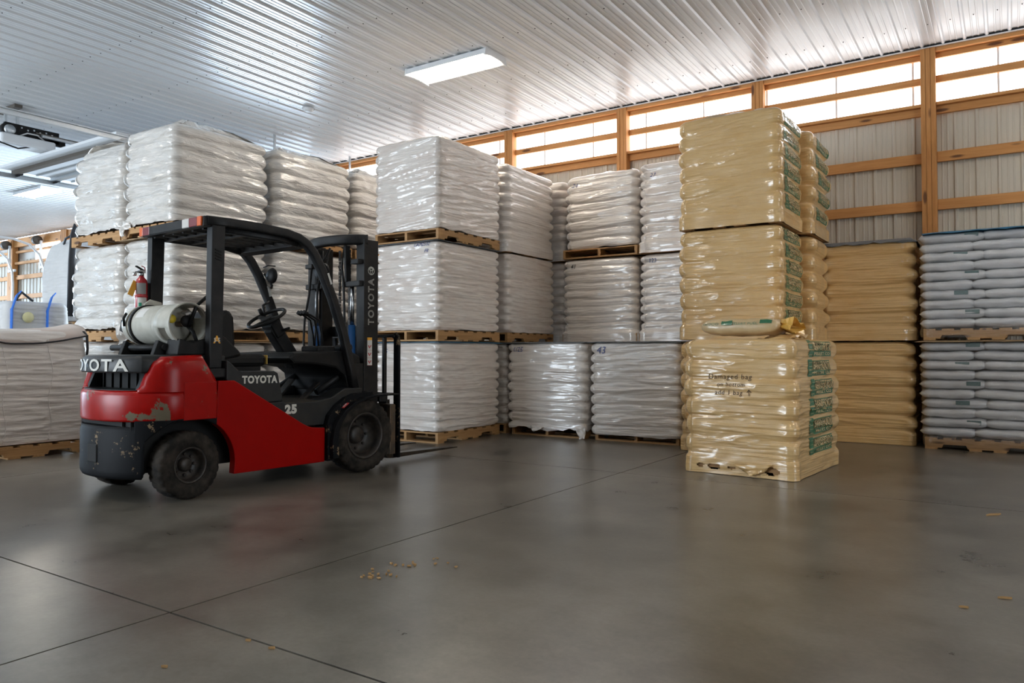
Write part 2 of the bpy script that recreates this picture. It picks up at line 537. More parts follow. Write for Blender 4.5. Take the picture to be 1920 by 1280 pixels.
class MB:
    """collects simple solids into one mesh"""

    def __init__(self):
        self.v = []
        self.f = []
        self.sm = []

    def add(self, vs, fs, smooth=False):
        n = len(self.v)
        self.v += [tuple(p) for p in vs]
        self.f += [tuple(i + n for i in f) for f in fs]
        self.sm += [smooth] * len(fs)
        return self

    def box(self, c, s, rot=None):
        hx, hy, hz = s[0] / 2, s[1] / 2, s[2] / 2
        vs = [Vector((x, y, z)) for x in (-hx, hx) for y in (-hy, hy) for z in (-hz, hz)]
        if rot is not None:
            R = rot if isinstance(rot, Matrix) else Euler(rot).to_matrix()
            vs = [R @ p for p in vs]
        vs = [p + Vector(c) for p in vs]
        return self.add(vs, [(0, 1, 3, 2), (4, 6, 7, 5), (0, 4, 5, 1), (2, 3, 7, 6), (0, 2, 6, 4), (1, 5, 7, 3)])

    def span(self, a, b):
        return self.box([(a[i] + b[i]) / 2 for i in range(3)], [abs(b[i] - a[i]) for i in range(3)])

    def bar(self, a, b, wx, wz, upv=(0, 0, 1)):
        a, b = Vector(a), Vector(b)
        d = (b - a)
        L = d.length
        d.normalize()
        u = Vector(upv)
        s = d.cross(u)
        if s.length < 1e-4:
            s = d.cross(Vector((1, 0, 0)))
        s.normalize()
        u = s.cross(d)
        R = Matrix((s, d, u)).transposed()
        return self.box((a + b) / 2, (wx, L, wz), R)

    def tube(self, pts, r, n=10, closed=False, flat=None):
        """sweep of a circle (or an n-gon with radii flat=(ru,rw)) along points"""
        P = [Vector(p) for p in pts]
        m = len(P)
        rs = r if isinstance(r, (list, tuple)) else [r] * m
        vs = []
        prev = None
        for i, p in enumerate(P):
            if closed:
                t = P[(i + 1) % m] - P[i - 1]
            else:
                t = P[min(i + 1, m - 1)] - P[max(i - 1, 0)]
            t.normalize()
            if prev is None:
                ref = Vector((0, 0, 1)) if abs(t.z) < 0.9 else Vector((1, 0, 0))
                u = t.cross(ref).normalized()
            else:
                u = (prev - t * prev.dot(t)).normalized()
            prev = u
            w = t.cross(u)
            for k in range(n):
                a = 2 * PI * (k + 0.5) / n
                if flat:
                    ca, sa = math.cos(a), math.sin(a)
                    e = 0.35
                    vs.append(p + u * flat[0] * math.copysign(abs(ca) ** e, ca) + w * flat[1] * math.copysign(abs(sa) ** e, sa))
                else:
                    vs.append(p + (u * math.cos(a) + w * math.sin(a)) * rs[i])
        fs = []
        mm = m if closed else m - 1
        for i in range(mm):
            for k in range(n):
                a0 = i * n + k
                a1 = i * n + (k + 1) % n
                b0 = ((i + 1) % m) * n + k
                b1 = ((i + 1) % m) * n + (k + 1) % n
                fs.append((a0, a1, b1, b0))
        self.add(vs, fs, True)
        if not closed:
            self.add([vs[k] for k in range(n)], [tuple(reversed(range(n)))])
            self.add([vs[(m - 1) * n + k] for k in range(n)], [tuple(range(n))])
        return self

    def cyl(self, a, b, r, n=16):
        return self.tube([a, b], r, n)

    def lathe(self, prof, n=32, axis='X', c=(0, 0, 0), fn=None, closed=False):
        """prof: (radius, along) pairs turned round an axis"""
        vs = []
        for (r, h) in prof:
            for k in range(n):
                a = 2 * PI * k / n
                rr = fn(r, h, k) if fn else r
                p, q = rr * math.cos(a), rr * math.sin(a)
                v = (h, p, q) if axis == 'X' else ((p, h, q) if axis == 'Y' else (p, q, h))
                vs.append((v[0] + c[0], v[1] + c[1], v[2] + c[2]))
        fs = []
        m = len(prof)
        for i in range(m if closed else m - 1):
            for k in range(n):
                j = (i + 1) % m
                fs.append((i * n + k, i * n + (k + 1) % n, j * n + (k + 1) % n, j * n + k))
        return self.add(vs, fs, True)

    def prism(self, poly, a, b, axis='X', smooth=False):
        """polygon in the plane across axis, from a to b along it"""
        n = len(poly)
        vs = []
        for h in (a, b):
            for (p, q) in poly:
                vs.append((h, p, q) if axis == 'X' else ((p, h, q) if axis == 'Y' else (p, q, h)))
        fs = [tuple(range(n)), tuple(reversed(range(n, 2 * n)))]
        self.add(vs, fs)
        self.add(vs, [(i, i + n, (i + 1) % n + n, (i + 1) % n) for i in range(n)], smooth)
        return self

    def mesh(self, name):
        me = bpy.data.meshes.new(name)
        me.from_pydata(self.v, [], self.f)
        for p, s in zip(me.polygons, self.sm):
            p.use_smooth = s
        bm = bmesh.new()
        bm.from_mesh(me)
        bmesh.ops.remove_doubles(bm, verts=bm.verts, dist=1e-5)
        bmesh.ops.recalc_face_normals(bm, faces=bm.faces)
        bm.to_mesh(me)
        bm.free()
        return me

    def build(self, name, m, parent=None, bevel=0.0):
        return link(name, self.mesh(name), m, parent, bevel)


TXT = {}


def text_mesh(body, size=1.0, offset=0.0, shear=0.0, outline=0.0, space=1.0, fine=0.0):
    """flat lettering as (verts Nx2 array, faces), centred on its own middle"""
    key = (body, size, offset, shear, outline, space, fine)
    if key in TXT:
        return TXT[key]
    cu = bpy.data.curves.new('lettering', 'FONT')
    cu.body = body
    cu.size = size
    cu.offset = offset
    cu.shear = shear
    cu.space_character = space
    cu.resolution_u = 3
    if outline > 0:
        cu.fill_mode = 'NONE'
        cu.bevel_depth = outline
        cu.bevel_resolution = 0
    o = bpy.data.objects.new('lettering', cu)
    COL.objects.link(o)
    bpy.context.view_layer.update()
    dg = bpy.context.evaluated_depsgraph_get()
    me = bpy.data.meshes.new_from_object(o.evaluated_get(dg))
    bm = bmesh.new()
    bm.from_mesh(me)
    if fine > 0:
        for _ in range(4):
            es = [e for e in bm.edges if e.calc_length() > fine]
            if not es:
                break
            bmesh.ops.subdivide_edges(bm, edges=es, cuts=1)
        bmesh.ops.triangulate(bm, faces=bm.faces)
    bm.verts.ensure_lookup_table()
    bm.verts.index_update()
    v = np.array([p.co[:] for p in bm.verts]).reshape(-1, 3)
    f = [tuple(x.index for x in fc.verts) for fc in bm.faces]
    bm.free()
    bpy.data.objects.remove(o, do_unlink=True)
    bpy.data.curves.remove(cu)
    bpy.data.meshes.remove(me)
    mid = (v.min(0) + v.max(0)) / 2
    v = v - mid
    TXT[key] = (v, f)
    return v, f


def put_text(name, body, m, parent, origin, ux, uz, size, fit=None, **kw):
    """flat lettering on a plane: origin is its middle, ux the reading direction, uz the letters' up"""
    v, f = text_mesh(body, size, **kw)
    if fit:
        ext = v.max(0) - v.min(0)
        v = v * np.array([fit[0] / ext[0], fit[1] / ext[1], 1.0])
    ux, uz = Vector(ux).normalized(), Vector(uz).normalized()
    n = ux.cross(uz)
    o = Vector(origin)
    vs = [o + ux * p[0] + uz * p[1] + n * p[2] for p in v]
    me = bpy.data.meshes.new(name)
    me.from_pydata([tuple(p) for p in vs], [], f)
    return link(name, me, m, parent)


# ------------------------------------------------------------------ noise in numpy


def _hash(ix, iy, seed):
    h = (ix.astype(np.int64) * 374761393 + iy.astype(np.int64) * 668265263 + seed * 974634777) & 0xFFFFFFFF
    h = ((h ^ (h >> 13)) * 1274126177) & 0xFFFFFFFF
    h = h ^ (h >> 16)
    return (h & 0xFFFFFF) / float(0xFFFFFF)


def vnoise(x, y, seed=0):
    x, y = np.broadcast_arrays(np.asarray(x, float), np.asarray(y, float))
    ix, iy = np.floor(x), np.floor(y)
    fx, fy = x - ix, y - iy
    fx = fx * fx * (3 - 2 * fx)
    fy = fy * fy * (3 - 2 * fy)
    a = _hash(ix, iy, seed)
    b = _hash(ix + 1, iy, seed)
    c = _hash(ix, iy + 1, seed)
    d = _hash(ix + 1, iy + 1, seed)
    return (a * (1 - fx) + b * fx) * (1 - fy) + (c * (1 - fx) + d * fx) * fy


class Wrap:
    """the skin of a stack of bags on a pallet: rounded box with layered bulges and film creases"""

    def __init__(s, w, d, h, n, seed, r=0.07, ac=0.03, af=0.012, wr=0.004, wz=46, tilt=0.02, belly=0.014, skirt=0.0,
                 top=0.05, dome=0.03, crinkle=0.0, lean=(0, 0), flare=0.0):
        s.w, s.d, s.h, s.n, s.seed, s.r = w, d, h, n, seed, r
        s.ac, s.af, s.wr, s.wz, s.tilt, s.belly, s.skirt = ac, af, wr, wz, tilt, belly, skirt
        s.top, s.dome, s.crinkle, s.lean, s.flare = top, dome, crinkle, lean, flare
        q = PI * r / 2
        s.seg = [w - 2 * r, q, d - 2 * r, q, w - 2 * r, q, d - 2 * r, q]
        s.per = sum(s.seg)
        s.cum = np.concatenate([[0], np.cumsum(s.seg)])

    def front(s, x):            # perimeter position of a point x on the front face
        return x + s.w / 2 - s.r

    def side(s, y):             # of a point y on the right-hand face
        return s.cum[2] + (y + s.d / 2 - s.r)

    def base(s, u):
        u = np.mod(u, s.per)
        k = np.clip(np.searchsorted(s.cum, u, side='right') - 1, 0, 7)
        t = u - s.cum[k]
        px, py, nx, ny = (np.zeros_like(u) for _ in range(4))
        w2, d2, r = s.w / 2, s.d / 2, s.r
        starts = [(-w2 + r, -d2), None, (w2, -d2 + r), None, (w2 - r, d2), None, (-w2, d2 - r), None]
        dirs = [(1, 0), None, (0, 1), None, (-1, 0), None, (0, -1), None]
        nors = [(0, -1), None, (1, 0), None, (0, 1), None, (-1, 0), None]
        cens = [None, (w2 - r, -d2 + r, -PI / 2), None, (w2 - r, d2 - r, 0), None, (-w2 + r, d2 - r, PI / 2), None, (-w2 + r, -d2 + r, PI)]
        for i in range(8):
            mk = k == i
            if not mk.any():
                continue
            if i % 2 == 0:
                px[mk] = starts[i][0] + dirs[i][0] * t[mk]
                py[mk] = starts[i][1] + dirs[i][1] * t[mk]
                nx[mk], ny[mk] = nors[i]
            else:
                a = cens[i][2] + t[mk] / r
                px[mk] = cens[i][0] + r * np.cos(a)
                py[mk] = cens[i][1] + r * np.sin(a)
                nx[mk] = np.cos(a)
                ny[mk] = np.sin(a)
        # closeness to a corner
        c = np.zeros_like(u)
        for i in (1, 3, 5, 7):
            mid = (s.cum[i] + s.cum[i + 1]) / 2
            dd = np.abs(u - mid)
            dd = np.minimum(dd, s.per - dd)
            c = np.maximum(c, np.exp(-(dd / (0.045 + s.r * 0.45)) ** 2))
        return px, py, nx, ny, c

    def pos(s, u, z, off=0.0):
        u = np.asarray(u, float)
        z = np.asarray(z, float)
        px, py, nx, ny, c = s.base(u)
        zz = z + 0.014 * (vnoise(u * 2.2, z * 3 + 9, s.seed) - 0.5) * 2
        H = s.h - s.skirt
        t = np.clip((zz - s.skirt) / H, 0, 0.9999) * s.n
        lay = np.floor(t)
        f = t - lay
        b = 1 - np.abs(2 * f - 1) ** 2.6
        face = np.floor(u * 2.1)
        jit = _hash(lay + 3, face * 0 + 1, s.seed + 5) - 0.5
        jf = vnoise(u * 3.1, lay * 7.3, s.seed + 11) - 0.5
        D = s.af * (b - 0.7) * (1 + 1.2 * jf) + s.ac * c * (b - 0.62) * (1 + 0.5 * jf)
        D = D + s.af * 1.1 * jit + 0.010 * jf
        D = D + s.belly * np.sin(PI * np.clip((z - s.skirt) / H, 0, 1))
        # taut creases running round the load
        e = 1 - 0.75 * c
        a1 = vnoise(u * 1.5, (z + s.tilt * u) * s.wz, s.seed + 21)
        a2 = vnoise(u * 2.6 + 5, (z + s.tilt * 1.6 * u) * s.wz * 1.7, s.seed + 22)
        rid = (1 - np.abs(2 * a1 - 1)) ** 5 + 0.6 * (1 - np.abs(2 * a2 - 1)) ** 5
        D = D + s.wr * (rid - 0.4) * e
        if s.crinkle > 0:
            k1 = vnoise(u * 5 + 2 * vnoise(u * 3, z * 7, s.seed + 33), z * 16 + 2 * vnoise(u * 4, z * 5, s.seed + 34), s.seed + 31)
            k2 = vnoise(u * 11, z * 34 + u * 5, s.seed + 32)
            D = D + s.crinkle * ((1 - np.abs(2 * k1 - 1)) ** 2 + 0.5 * k2 - 0.6)
        if s.skirt > 0:
            g = np.clip(z / s.skirt, 0, 1)
            k = np.clip((z - s.skirt * 0.8) / (s.skirt * 0.5), 0, 1)
            k = k * k * (3 - 2 * k)
            sk = s.flare + 0.006 * (vnoise(u * 9, z * 30, s.seed + 41) - 0.5) + c * s.r * 0.30
            D = D * k + sk * (1 - k)
        if s.top > 0:
            q = np.clip((z - (s.h - s.top)) / s.top, 0, 1)
            D = D - s.top * 0.9 * (1 - np.sqrt(np.clip(1 - q * q, 0, 1)))
        D = D + off
        lx = s.lean[0] * z / s.h
        ly = s.lean[1] * z / s.h
        return px + nx * D + lx, py + ny * D + ly, z + 0 * px

    def mesh(s, name, ds=0.02, dz=0.012, holes=None, ragged=0.0):
        per = s.per
        su = []
        for i in range(8):
            st = ds if i % 2 == 0 else min(ds, s.seg[i] / 6)
            back = i in (4, 5)
            m = max(2, int(round(s.seg[i] / (st * (2.2 if back else 1)))))
            su += list(s.cum[i] + np.arange(m) / m * s.seg[i])
        su = np.array(su)
        ns = len(su)
        nz = int(s.h / dz) + 1
        zs = np.linspace(0, s.h, nz)
        U, Z = np.meshgrid(su, zs)
        if ragged > 0:
            rg = ragged * vnoise(su * 6, 0 * su, s.seed + 51) + ragged * 0.5 * vnoise(su * 19, 0 * su, s.seed + 52)
            low = np.exp(-Z / 0.05)
            Z = Z + low * rg[None, :]
        X, Y, Zp = s.pos(U.ravel(), Z.ravel())
        V = np.stack([X, Y, Zp], 1)
        uv = np.stack([U.ravel(), Z.ravel()], 1)
        # cap
        caps = [0.93, 0.82, 0.66, 0.48, 0.28, 0.10]
        lastx, lasty = X[-ns:], Y[-ns:]
        cx, cy = lastx.mean(), lasty.mean()
        extra, euv = [], []
        for q, k in enumerate(caps):
            xx = cx + (lastx - cx) * k
            yy = cy + (lasty - cy) * k
            e = 1 - k
            zz = s.h + s.dome * (1 - k ** 3) * (0.5 + 0.9 * vnoise(xx * 5 + 9, yy * 5, s.seed + 61)) + s.dome * 0.4 * (vnoise(xx * 14, yy * 14, s.seed + 62) - 0.5)
            extra.append(np.stack([xx, yy, zz], 1))
            euv.append(np.stack([xx, yy], 1))
        V = np.concatenate([V] + extra)
        uv = np.concatenate([uv] + euv)
        rows = nz + len(caps)
        i = np.arange(rows - 1)[:, None] * ns
        j = np.arange(ns)[None, :]
        j2 = (j + 1) % ns
        F = np.stack([i + j, i + j2, i + ns + j2, i + ns + j], -1).reshape(-1, 4)
        if holes is not None:
            cu = uv[F].mean(1)
            ok = np.ones(len(F), bool)
            side = np.arange(len(F)) < (nz - 1) * ns
            ok[side] = ~holes(cu[side, 0], cu[side, 1])
            F = F[ok]
        me = bpy.data.meshes.new(name)
        me.vertices.add(len(V))
        me.vertices.foreach_set('co', V.astype(np.float32).ravel())
        me.loops.add(F.size)
        me.loops.foreach_set('vertex_index', F.astype(np.int32).ravel())
        me.polygons.add(len(F))
        me.polygons.foreach_set('loop_start', np.arange(0, F.size, 4, dtype=np.int32))
        me.polygons.foreach_set('use_smooth', np.ones(len(F), bool))
        me.update(calc_edges=True)
        ul = me.uv_layers.new(name='UVMap')
        fu = uv[F.ravel()]
        ul.data.foreach_set('uv', fu.astype(np.float32).ravel())
        me.validate()
        return me

    def stick(s, name, m, parent, verts, faces, u0, z0, off, z_base=0.0):
        """flat print laid onto the bulging skin"""
        u = u0 + verts[:, 0]
        z = z0 + verts[:, 1]
        X, Y, Z = s.pos(u, z, off + (verts[:, 2] if verts.shape[1] > 2 else 0))
        me = bpy.data.meshes.new(name)
        me.from_pydata(np.stack([X, Y, Z + z_base], 1).tolist(), [], faces)
        for p in me.polygons:
            p.use_smooth = True
        return link(name, me, m, parent)


# ------------------------------------------------------------------ the building
CEIL = 4.88
WY = 10.62

# floor: slabs with saw-cut joints
fl = MB().box((-13, 2.85, -0.06), (44, 18.0, 0.08)).build('floor', 'concrete_joint')
tag(fl, 'polished grey brown concrete warehouse floor in large slabs', kind='structure')
xs = [-2.84 + 4.22 * k for k in range(-8, 4)]
ys = [1.79 + 4.22 * k for k in range(-2, 4)]
xs[0], xs[-1], ys[0], ys[-1] = -35.0, 9.0, -6.1, 11.85
for i in range(len(xs) - 1):
    for j in range(len(ys) - 1):
        g = 0.005
        MB().span((xs[i] + g, ys[j] + g, -0.02), (xs[i + 1] - g, ys[j + 1] - g, 0.0)).build('slab', 'concrete', fl)

# ceiling: ribbed metal sheets running front to back
ce = MB().box((-13, 2.85, CEIL + 0.08), (44, 18.2, 0.05)).build('ceiling', 'white_paint')
tag(ce, 'glossy white ribbed metal ceiling', kind='structure')


def rib_profile(pitch=0.2286, n=4, rise=0.022):
    p = []
    for k in range(n):
        x = k * pitch
        p += [(x - 0.024, 0), (x - 0.010, rise), (x + 0.010, rise), (x + 0.024, 0)]
        for q in (0.085, 0.145):
            p += [(x + q - 0.011, 0), (x + q - 0.005, rise * 0.22), (x + q + 0.005, rise * 0.22), (x + q + 0.011, 0)]
    p.append((n * pitch - 0.024, 0))
    return p


def sheet_mesh(name, prof, a, b, kind):
    vs, fs = [], []
    for t in (a, b):
        for (x, r) in prof:
            vs.append((x, t, -r) if kind == 'ceil' else (x, -r, t))
    n = len(prof)
    for i in range(n - 1):
        fs.append((i, i + 1, i + 1 + n, i + n))
    me = bpy.data.meshes.new(name)
    me.from_pydata(vs, [], fs)
    return me


PR = rib_profile()
ce_me = sheet_mesh('ceiling_panel', PR, -6.0, 11.75, 'ceil')
ce_me.materials.append(M['ceiling_paint'])
x = -34.0 - 0.09
ceil_x0 = -2.914 - 0.9144 * 34
k = 0
while ceil_x0 + k * 0.9144 < 8.4:
    o = link('ceiling_panel', ce_me, None, ce)
    o.location = (ceil_x0 + k * 0.9144, 0, CEIL)
    k += 1
# screw heads of the sheets
sb = MB()
for i in range(int(38 / 0.2286)):
    xx = ceil_x0 + 0.115 + i * 0.2286
    if xx < -14 or xx > 2.5:
        continue
    for yy in (2.6, 3.82, 5.04, 6.26, 7.48, 8.70, 9.92):
        sb.box((xx, yy + 0.01 * math.sin(i * 3.7), CEIL - 0.004), (0.010, 0.010, 0.006))
tag(sb.build('screw', 'foam', ce), kind='stuff')

# back wall
wb = MB().box((-1.5, WY + 0.32, 2.44), (21.2, 0.06, 4.9)).build('wall_back', 'siding_plain')
tag(wb, 'back wall of beige ribbed siding on timber posts and girts', kind='structure')
sid_me = sheet_mesh('siding_panel', PR, 0.0, 4.15, 'wall')
sid_me.materials.append(M['siding'])
for k in range(23):
    o = link('siding_panel', sid_me, None, wb)
    o.location = (-11.95 + k * 0.9144, WY + 0.17, 0)

POSTS = [-7.105, -4.985, -2.90, -0.80, 1.31, 3.42, -9.21, -11.32]
for px in POSTS:
    for q in (-0.056, 0, 0.056):
        dy = 0.004 if q == 0 else 0.0
        MB().span((px + q - 0.0265, WY + dy, 0), (px + q + 0.0265, WY + 0.14, CEIL - 0.02)).build('post_ply', 'pine_z', wb, 0.003)
allp = sorted(POSTS)
bays = [(allp[i] + 0.084, allp[i + 1] - 0.084) for i in range(len(allp) - 1)] + [(allp[-1] + 0.084, 8.0)]
for (a, b) in bays:
    for z in (0.49, 1.09, 1.69, 2.29, 2.89, 3.49):
        MB().span((a, WY + 0.095, z - 0.065), (b, WY + 0.135, z + 0.065)).build('girt', 'pine_x', wb, 0.003)
    MB().span((a, WY + 0.02, 4.80), (b, WY + 0.14, 4.865)).build('header_board', 'pine_x', wb, 0.003)
    MB().span((a, WY + 0.095, 4.735), (b, WY + 0.135, 4.80)).build('header_board', 'pine_x', wb, 0.003)
    MB().span((a, WY + 0.095, 4.425), (b, WY + 0.135, 4.515)).build('mid_rail', 'pine_x', wb, 0.003)
    MB().span((a, WY + 0.03, 4.125), (b, WY + 0.14, 4.165)).build('sill_board', 'pine_x', wb, 0.003)
    MB().span((a, WY + 0.095, 4.03), (b, WY + 0.135, 4.125)).build('sill_board', 'pine_x', wb, 0.003)
# dark closure strip between ceiling sheet and wall
MB().span((-12, WY - 0.012, CEIL - 0.022), (8, WY + 0.0, CEIL + 0.0)).build('foam_closure', 'foam', wb)
MB().span((-12, WY - 0.02, CEIL - 0.034), (8, WY + 0.02, CEIL - 0.024)).build('trim_angle', 'white_paint', wb)

PRW = rib_profile(rise=0.016)
for n, (a, b) in enumerate(bays):
    w = bpy.data.objects.new('window_%d' % (n + 1), None)
    COL.objects.link(w)
    w.location = ((a + b) / 2, WY + 0.2, 4.44)
    tag(w, 'translucent clerestory panel band under the eave', kind='structure')
    cuts = [a - 0.08]
    first = math.ceil((a - 0.08 + 11.95) / 0.9144) * 0.9144 - 11.95
    xx = first
    while xx < b + 0.08:
        cuts.append(xx)
        xx += 0.9144
    cuts.append(b + 0.08)
    for i in range(len(cuts) - 1):
        if cuts[i + 1] - cuts[i] < 0.02:
            continue
        prof = []
        L = cuts[i + 1] - cuts[i]
        for (q, r) in PRW:
            if -0.02 < q < L:
                prof.append((q, r))
        prof = [(0, 0)] + [p for p in prof if p[0] > 0.001] + [(L, 0)]
        me = sheet_mesh('pane', prof, -0.33, 0.44, 'wall')
        o = link('pane', me, 'pane', w)
        o.location = (cuts[i] - w.location.x, -0.03 - 0.004 * (i % 2), 0)
        if i > 0:
            MB().span((cuts[i] - w.location.x - 0.012, -0.052, -0.33), (cuts[i] - w.location.x + 0.012, -0.046, 0.44)).build('panel_lap', 'translucent_lap' if 'translucent_lap' in M else 'smoke_white', w)

# far left part of the back wall, one step deeper
wl = MB().box((-26.5, 11.97, 2.44), (29.2, 0.06, 4.9))
wl = MB().span((-34.5, 11.94, 0), (-17.2, 12.0, 4.9)).span((-17.2, 11.94, 4.1), (-11.2, 12.0, 4.9)).span((-12.1, 10.66, 0), (-12.04, 12.0, 4.9)).build('wall_back_left', 'siding_plain')
tag(wl, 'far left stretch of beige sided wall with overhead door', kind='structure')
for k in range(18):
    o = link('siding_panel', sid_me, None, wl)
    o.location = (-33.9 + k * 0.9144, 11.92, 0)
for px in (-31.6, -28.0, -24.45, -20.9, -17.4):
    for q in (-0.12, 0, 0.12):
        MB().span((px + q - 0.058, 11.7, 0), (px + q + 0.058, 11.88, CEIL - 0.02)).build('post_ply', 'pine_z', wl, 0.004)
for (a, b) in ((-31.4, -28.2), (-27.8, -24.65), (-24.25, -21.1)):
    for z in (0.8, 1.5, 2.2, 2.9, 3.55):
        MB().span((a, 11.80, z - 0.07), (b, 11.85, z + 0.07)).build('girt', 'pine_x', wl, 0.004)
    MB().span((a, 11.74, 4.56), (b, 11.85, 4.84)).build('header_board', 'pine_x', wl, 0.004)
    MB().span((a, 11.78, 4.36), (b, 11.85, 4.43)).build('mid_rail', 'pine_x', wl, 0.004)
    MB().span((a, 11.76, 3.98), (b, 11.85, 4.06)).build('sill_board', 'pine_x', wl, 0.004)
for n, (a, b) in enumerate(((-26.6, -24.7), (-24.2, -21.2))):
    w = MB().span((a, 11.875, 4.04), (b, 11.885, 4.58)).build('window_%d' % (n + 20), 'pane')
    tag(w, 'bright translucent panel high in the far left wall', kind='structure')

# the other three walls, mostly out of the frame
wr = MB().span((8.3, -6.2, 0), (8.4, 1.0, 4.9)).span((8.3, 5.0, 0), (8.4, 11.0, 4.9)).span((8.3, 1.0, 3.7), (8.4, 5.0, 4.9)).build('wall_right', 'siding_plain')
tag(wr, 'right wall of beige siding', kind='structure')
wf = MB().span((-34.5, -6.2, 0), (-15.2, -6.1, 4.9)).span((-8.8, -6.2, 0), (8.4, -6.1, 4.9)).span((-15.2, -6.2, 3.7), (-8.8, -6.1, 4.9)).build('wall_front', 'siding_plain')
tag(wf, 'front wall of beige siding behind the viewer', kind='structure')
we = MB().span((-34.6, -6.2, 0), (-34.5, 2.0, 4.9)).span((-34.6, 9.0, 0), (-34.5, 12.0, 4.9)).span((-34.6, 2.0, 4.1), (-34.5, 9.0, 4.9)).build('wall_left', 'siding_plain')  # doorway gap added at the unseen end for the fill light
tag(we, 'far left end wall of beige siding', kind='structure')

# ------------------------------------------------------------------ lamps under the ceiling


def shop_light(x, y, label):
    t = thing('ceiling_light', label, 'light', (x, y, CEIL - 0.02), 0, 'ceiling lights')
    b = MB()
    b.prism([(-0.22, 0.0), (0.22, 0.0), (0.235, -0.075), (0.17, -0.055), (-0.17, -0.055), (-0.235, -0.075)], -0.66, 0.66, 'X')
    b.build('housing', 'white_paint', t, 0.004)
    for e in (-0.665, 0.645):
        MB().prism([(-0.225, 0.005), (0.225, 0.005), (0.245, -0.095), (0.10, -0.068), (-0.10, -0.068), (-0.245, -0.095)], e, e + 0.02, 'X').build('end_cap', 'white_paint', t)
    for q in (-0.125, -0.042, 0.042, 0.125):
        MB().cyl((-0.62, q, -0.072), (0.62, q, -0.072), 0.016, 10).build('tube', 'tube_glow', t)
    return t


shop_light(-6.07, 7.80, 'white tube light hanging above the tall white corner stack')
shop_light(-19.05, 8.52, 'far tube light beyond the raised overhead door')
for (x, y, lab) in ((-6.0, 0.9, 'added tube light on the ceiling behind the forklift tail, out of view'), (0.6, 0.9, 'added tube light on the ceiling over the viewer, out of view'),
                    (-13.0, 0.9, 'added tube light on the ceiling of the left bay, out of view'), (1.6, 7.3, 'added tube light on the ceiling beyond the silver bags, out of view')):
    shop_light(x, y, lab)  # lamps added out of view to light the floor
sd = thing('smoke_detector', 'small round white smoke detector on the ribbed ceiling', 'detector', (-9.08, 7.96, CEIL - 0.024))
MB().lathe([(0.0, -0.055), (0.05, -0.053), (0.075, -0.035), (0.085, 0.0)], 24, 'Z').build('cover', 'smoke_white', sd)
MB().lathe([(0.095, -0.012), (0.095, 0.0), (0.0, 0.0)], 24, 'Z').build('base_ring', 'smoke_white', sd)

# ------------------------------------------------------------------ pallets and wrapped loads
BOX_CACHE = {}


def box_me(sx, sy, sz, m):
    k = (round(sx, 4), round(sy, 4), round(sz, 4), m)
    if k not in BOX_CACHE:
        me = MB().box((0, 0, 0), (sx, sy, sz)).mesh('board')
        me.materials.append(M[m])
        BOX_CACHE[k] = me
    return BOX_CACHE[k]


def stringer_me(L, axis):
    k = ('stringer', round(L, 3), axis)
    if k in BOX_CACHE:
        return BOX_CACHE[k]
    h = 0.089
    n1 = [(-L / 2, 0), (-L / 2 + 0.16, 0), (-L / 2 + 0.175, 0.036), (-L / 2 + 0.385, 0.036), (-L / 2 + 0.40, 0)]
    n2 = [(-p, q) for (p, q) in reversed(n1)]
    poly = n1 + n2 + [(L / 2, h), (-L / 2, h)]
    me = MB().prism(poly, -0.019, 0.019, 'Y' if axis == 'x' else 'X').mesh('stringer')
    me.materials.append(M['pallet_wood' if axis == 'x' else 'pallet_wood_y'])
    BOX_CACHE[k] = me
    return me


PAL_H = 0.135


def pallet_parts(root, w, d, axis):
    """stringers run along axis ('x' or 'y'); boards lie across them"""
    L, B = (w, d) if axis == 'x' else (d, w)      # L along the stringers, B across
    t = 0.018

    def put(name, me, a, b, z):
        o = link(name, me, None, root)
        o.location = (a, b, z) if axis == 'x' else (b, a, z)

    for q in (-B / 2 + 0.019, 0, B / 2 - 0.019):
        put('stringer', stringer_me(L, axis), 0, q, t)
    wm = 'pallet_wood_y' if axis == 'x' else 'pallet_wood'
    n = 7
    bw = 0.115
    for i in range(n):
        a = -L / 2 + bw / 2 + i * (L - bw) / (n - 1)
        me = box_me(bw, B, t, wm) if axis == 'x' else box_me(B, bw, t, wm)
        put('deck_board', me, a, 0, t + 0.089 + t / 2)
    for a in (-L / 2 + bw / 2, -0.11, 0.11, L / 2 - bw / 2):
        me = box_me(bw, B, t, wm) if axis == 'x' else box_me(B, bw, t, wm)
        put('bottom_board', me, a, 0, t / 2)


WRAPS = {}


def load(name, label, x0, x1, y0, y1, z, h, mat_name, n, seed, axis='y', rz=0.0, group=None, over_pallet=False, pw=None, ds=0.02, dz=0.0125, holes=None, ragged=0.0, shrink=0.0, drop=0.0, **kw):
    if kw.get('dome', 1) <= 0.0121:
        kw['dome'] = -0.006
    cx, cy = (x0 + x1) / 2, (y0 + y1) / 2
    w, d = x1 - x0, y1 - y0
    group = group or {'film_white': 'white wrapped pallets', 'film_white_shiny': 'white wrapped pallets', 'film_clear': 'glossy white wrapped pallets', 'film_yellow': 'yellow wrapped pallets'}[mat_name]
    t = thing(name, label, 'pallet', (cx, cy, z), rz, group)
    pallet_parts(t, pw[0] if pw else w, pw[1] if pw else d, axis)
    if over_pallet:
        W_ = Wrap(w - 2 * shrink, d - 2 * shrink, h - 0.006, n, seed, skirt=PAL_H + 0.02, flare=0.012 + shrink, **kw)
        zb = 0.004
    else:
        W_ = Wrap(w - 2 * shrink, d - 2 * shrink, h - PAL_H + 0.012 + drop, n, seed, **kw)
        zb = PAL_H - 0.012 - drop
    o = link('stretch_wrap', W_.mesh('stretch_wrap', ds, dz, holes, ragged), mat_name, t)
    o.location = (0, 0, zb)
    t['zb'] = zb
    return t, W_, zb


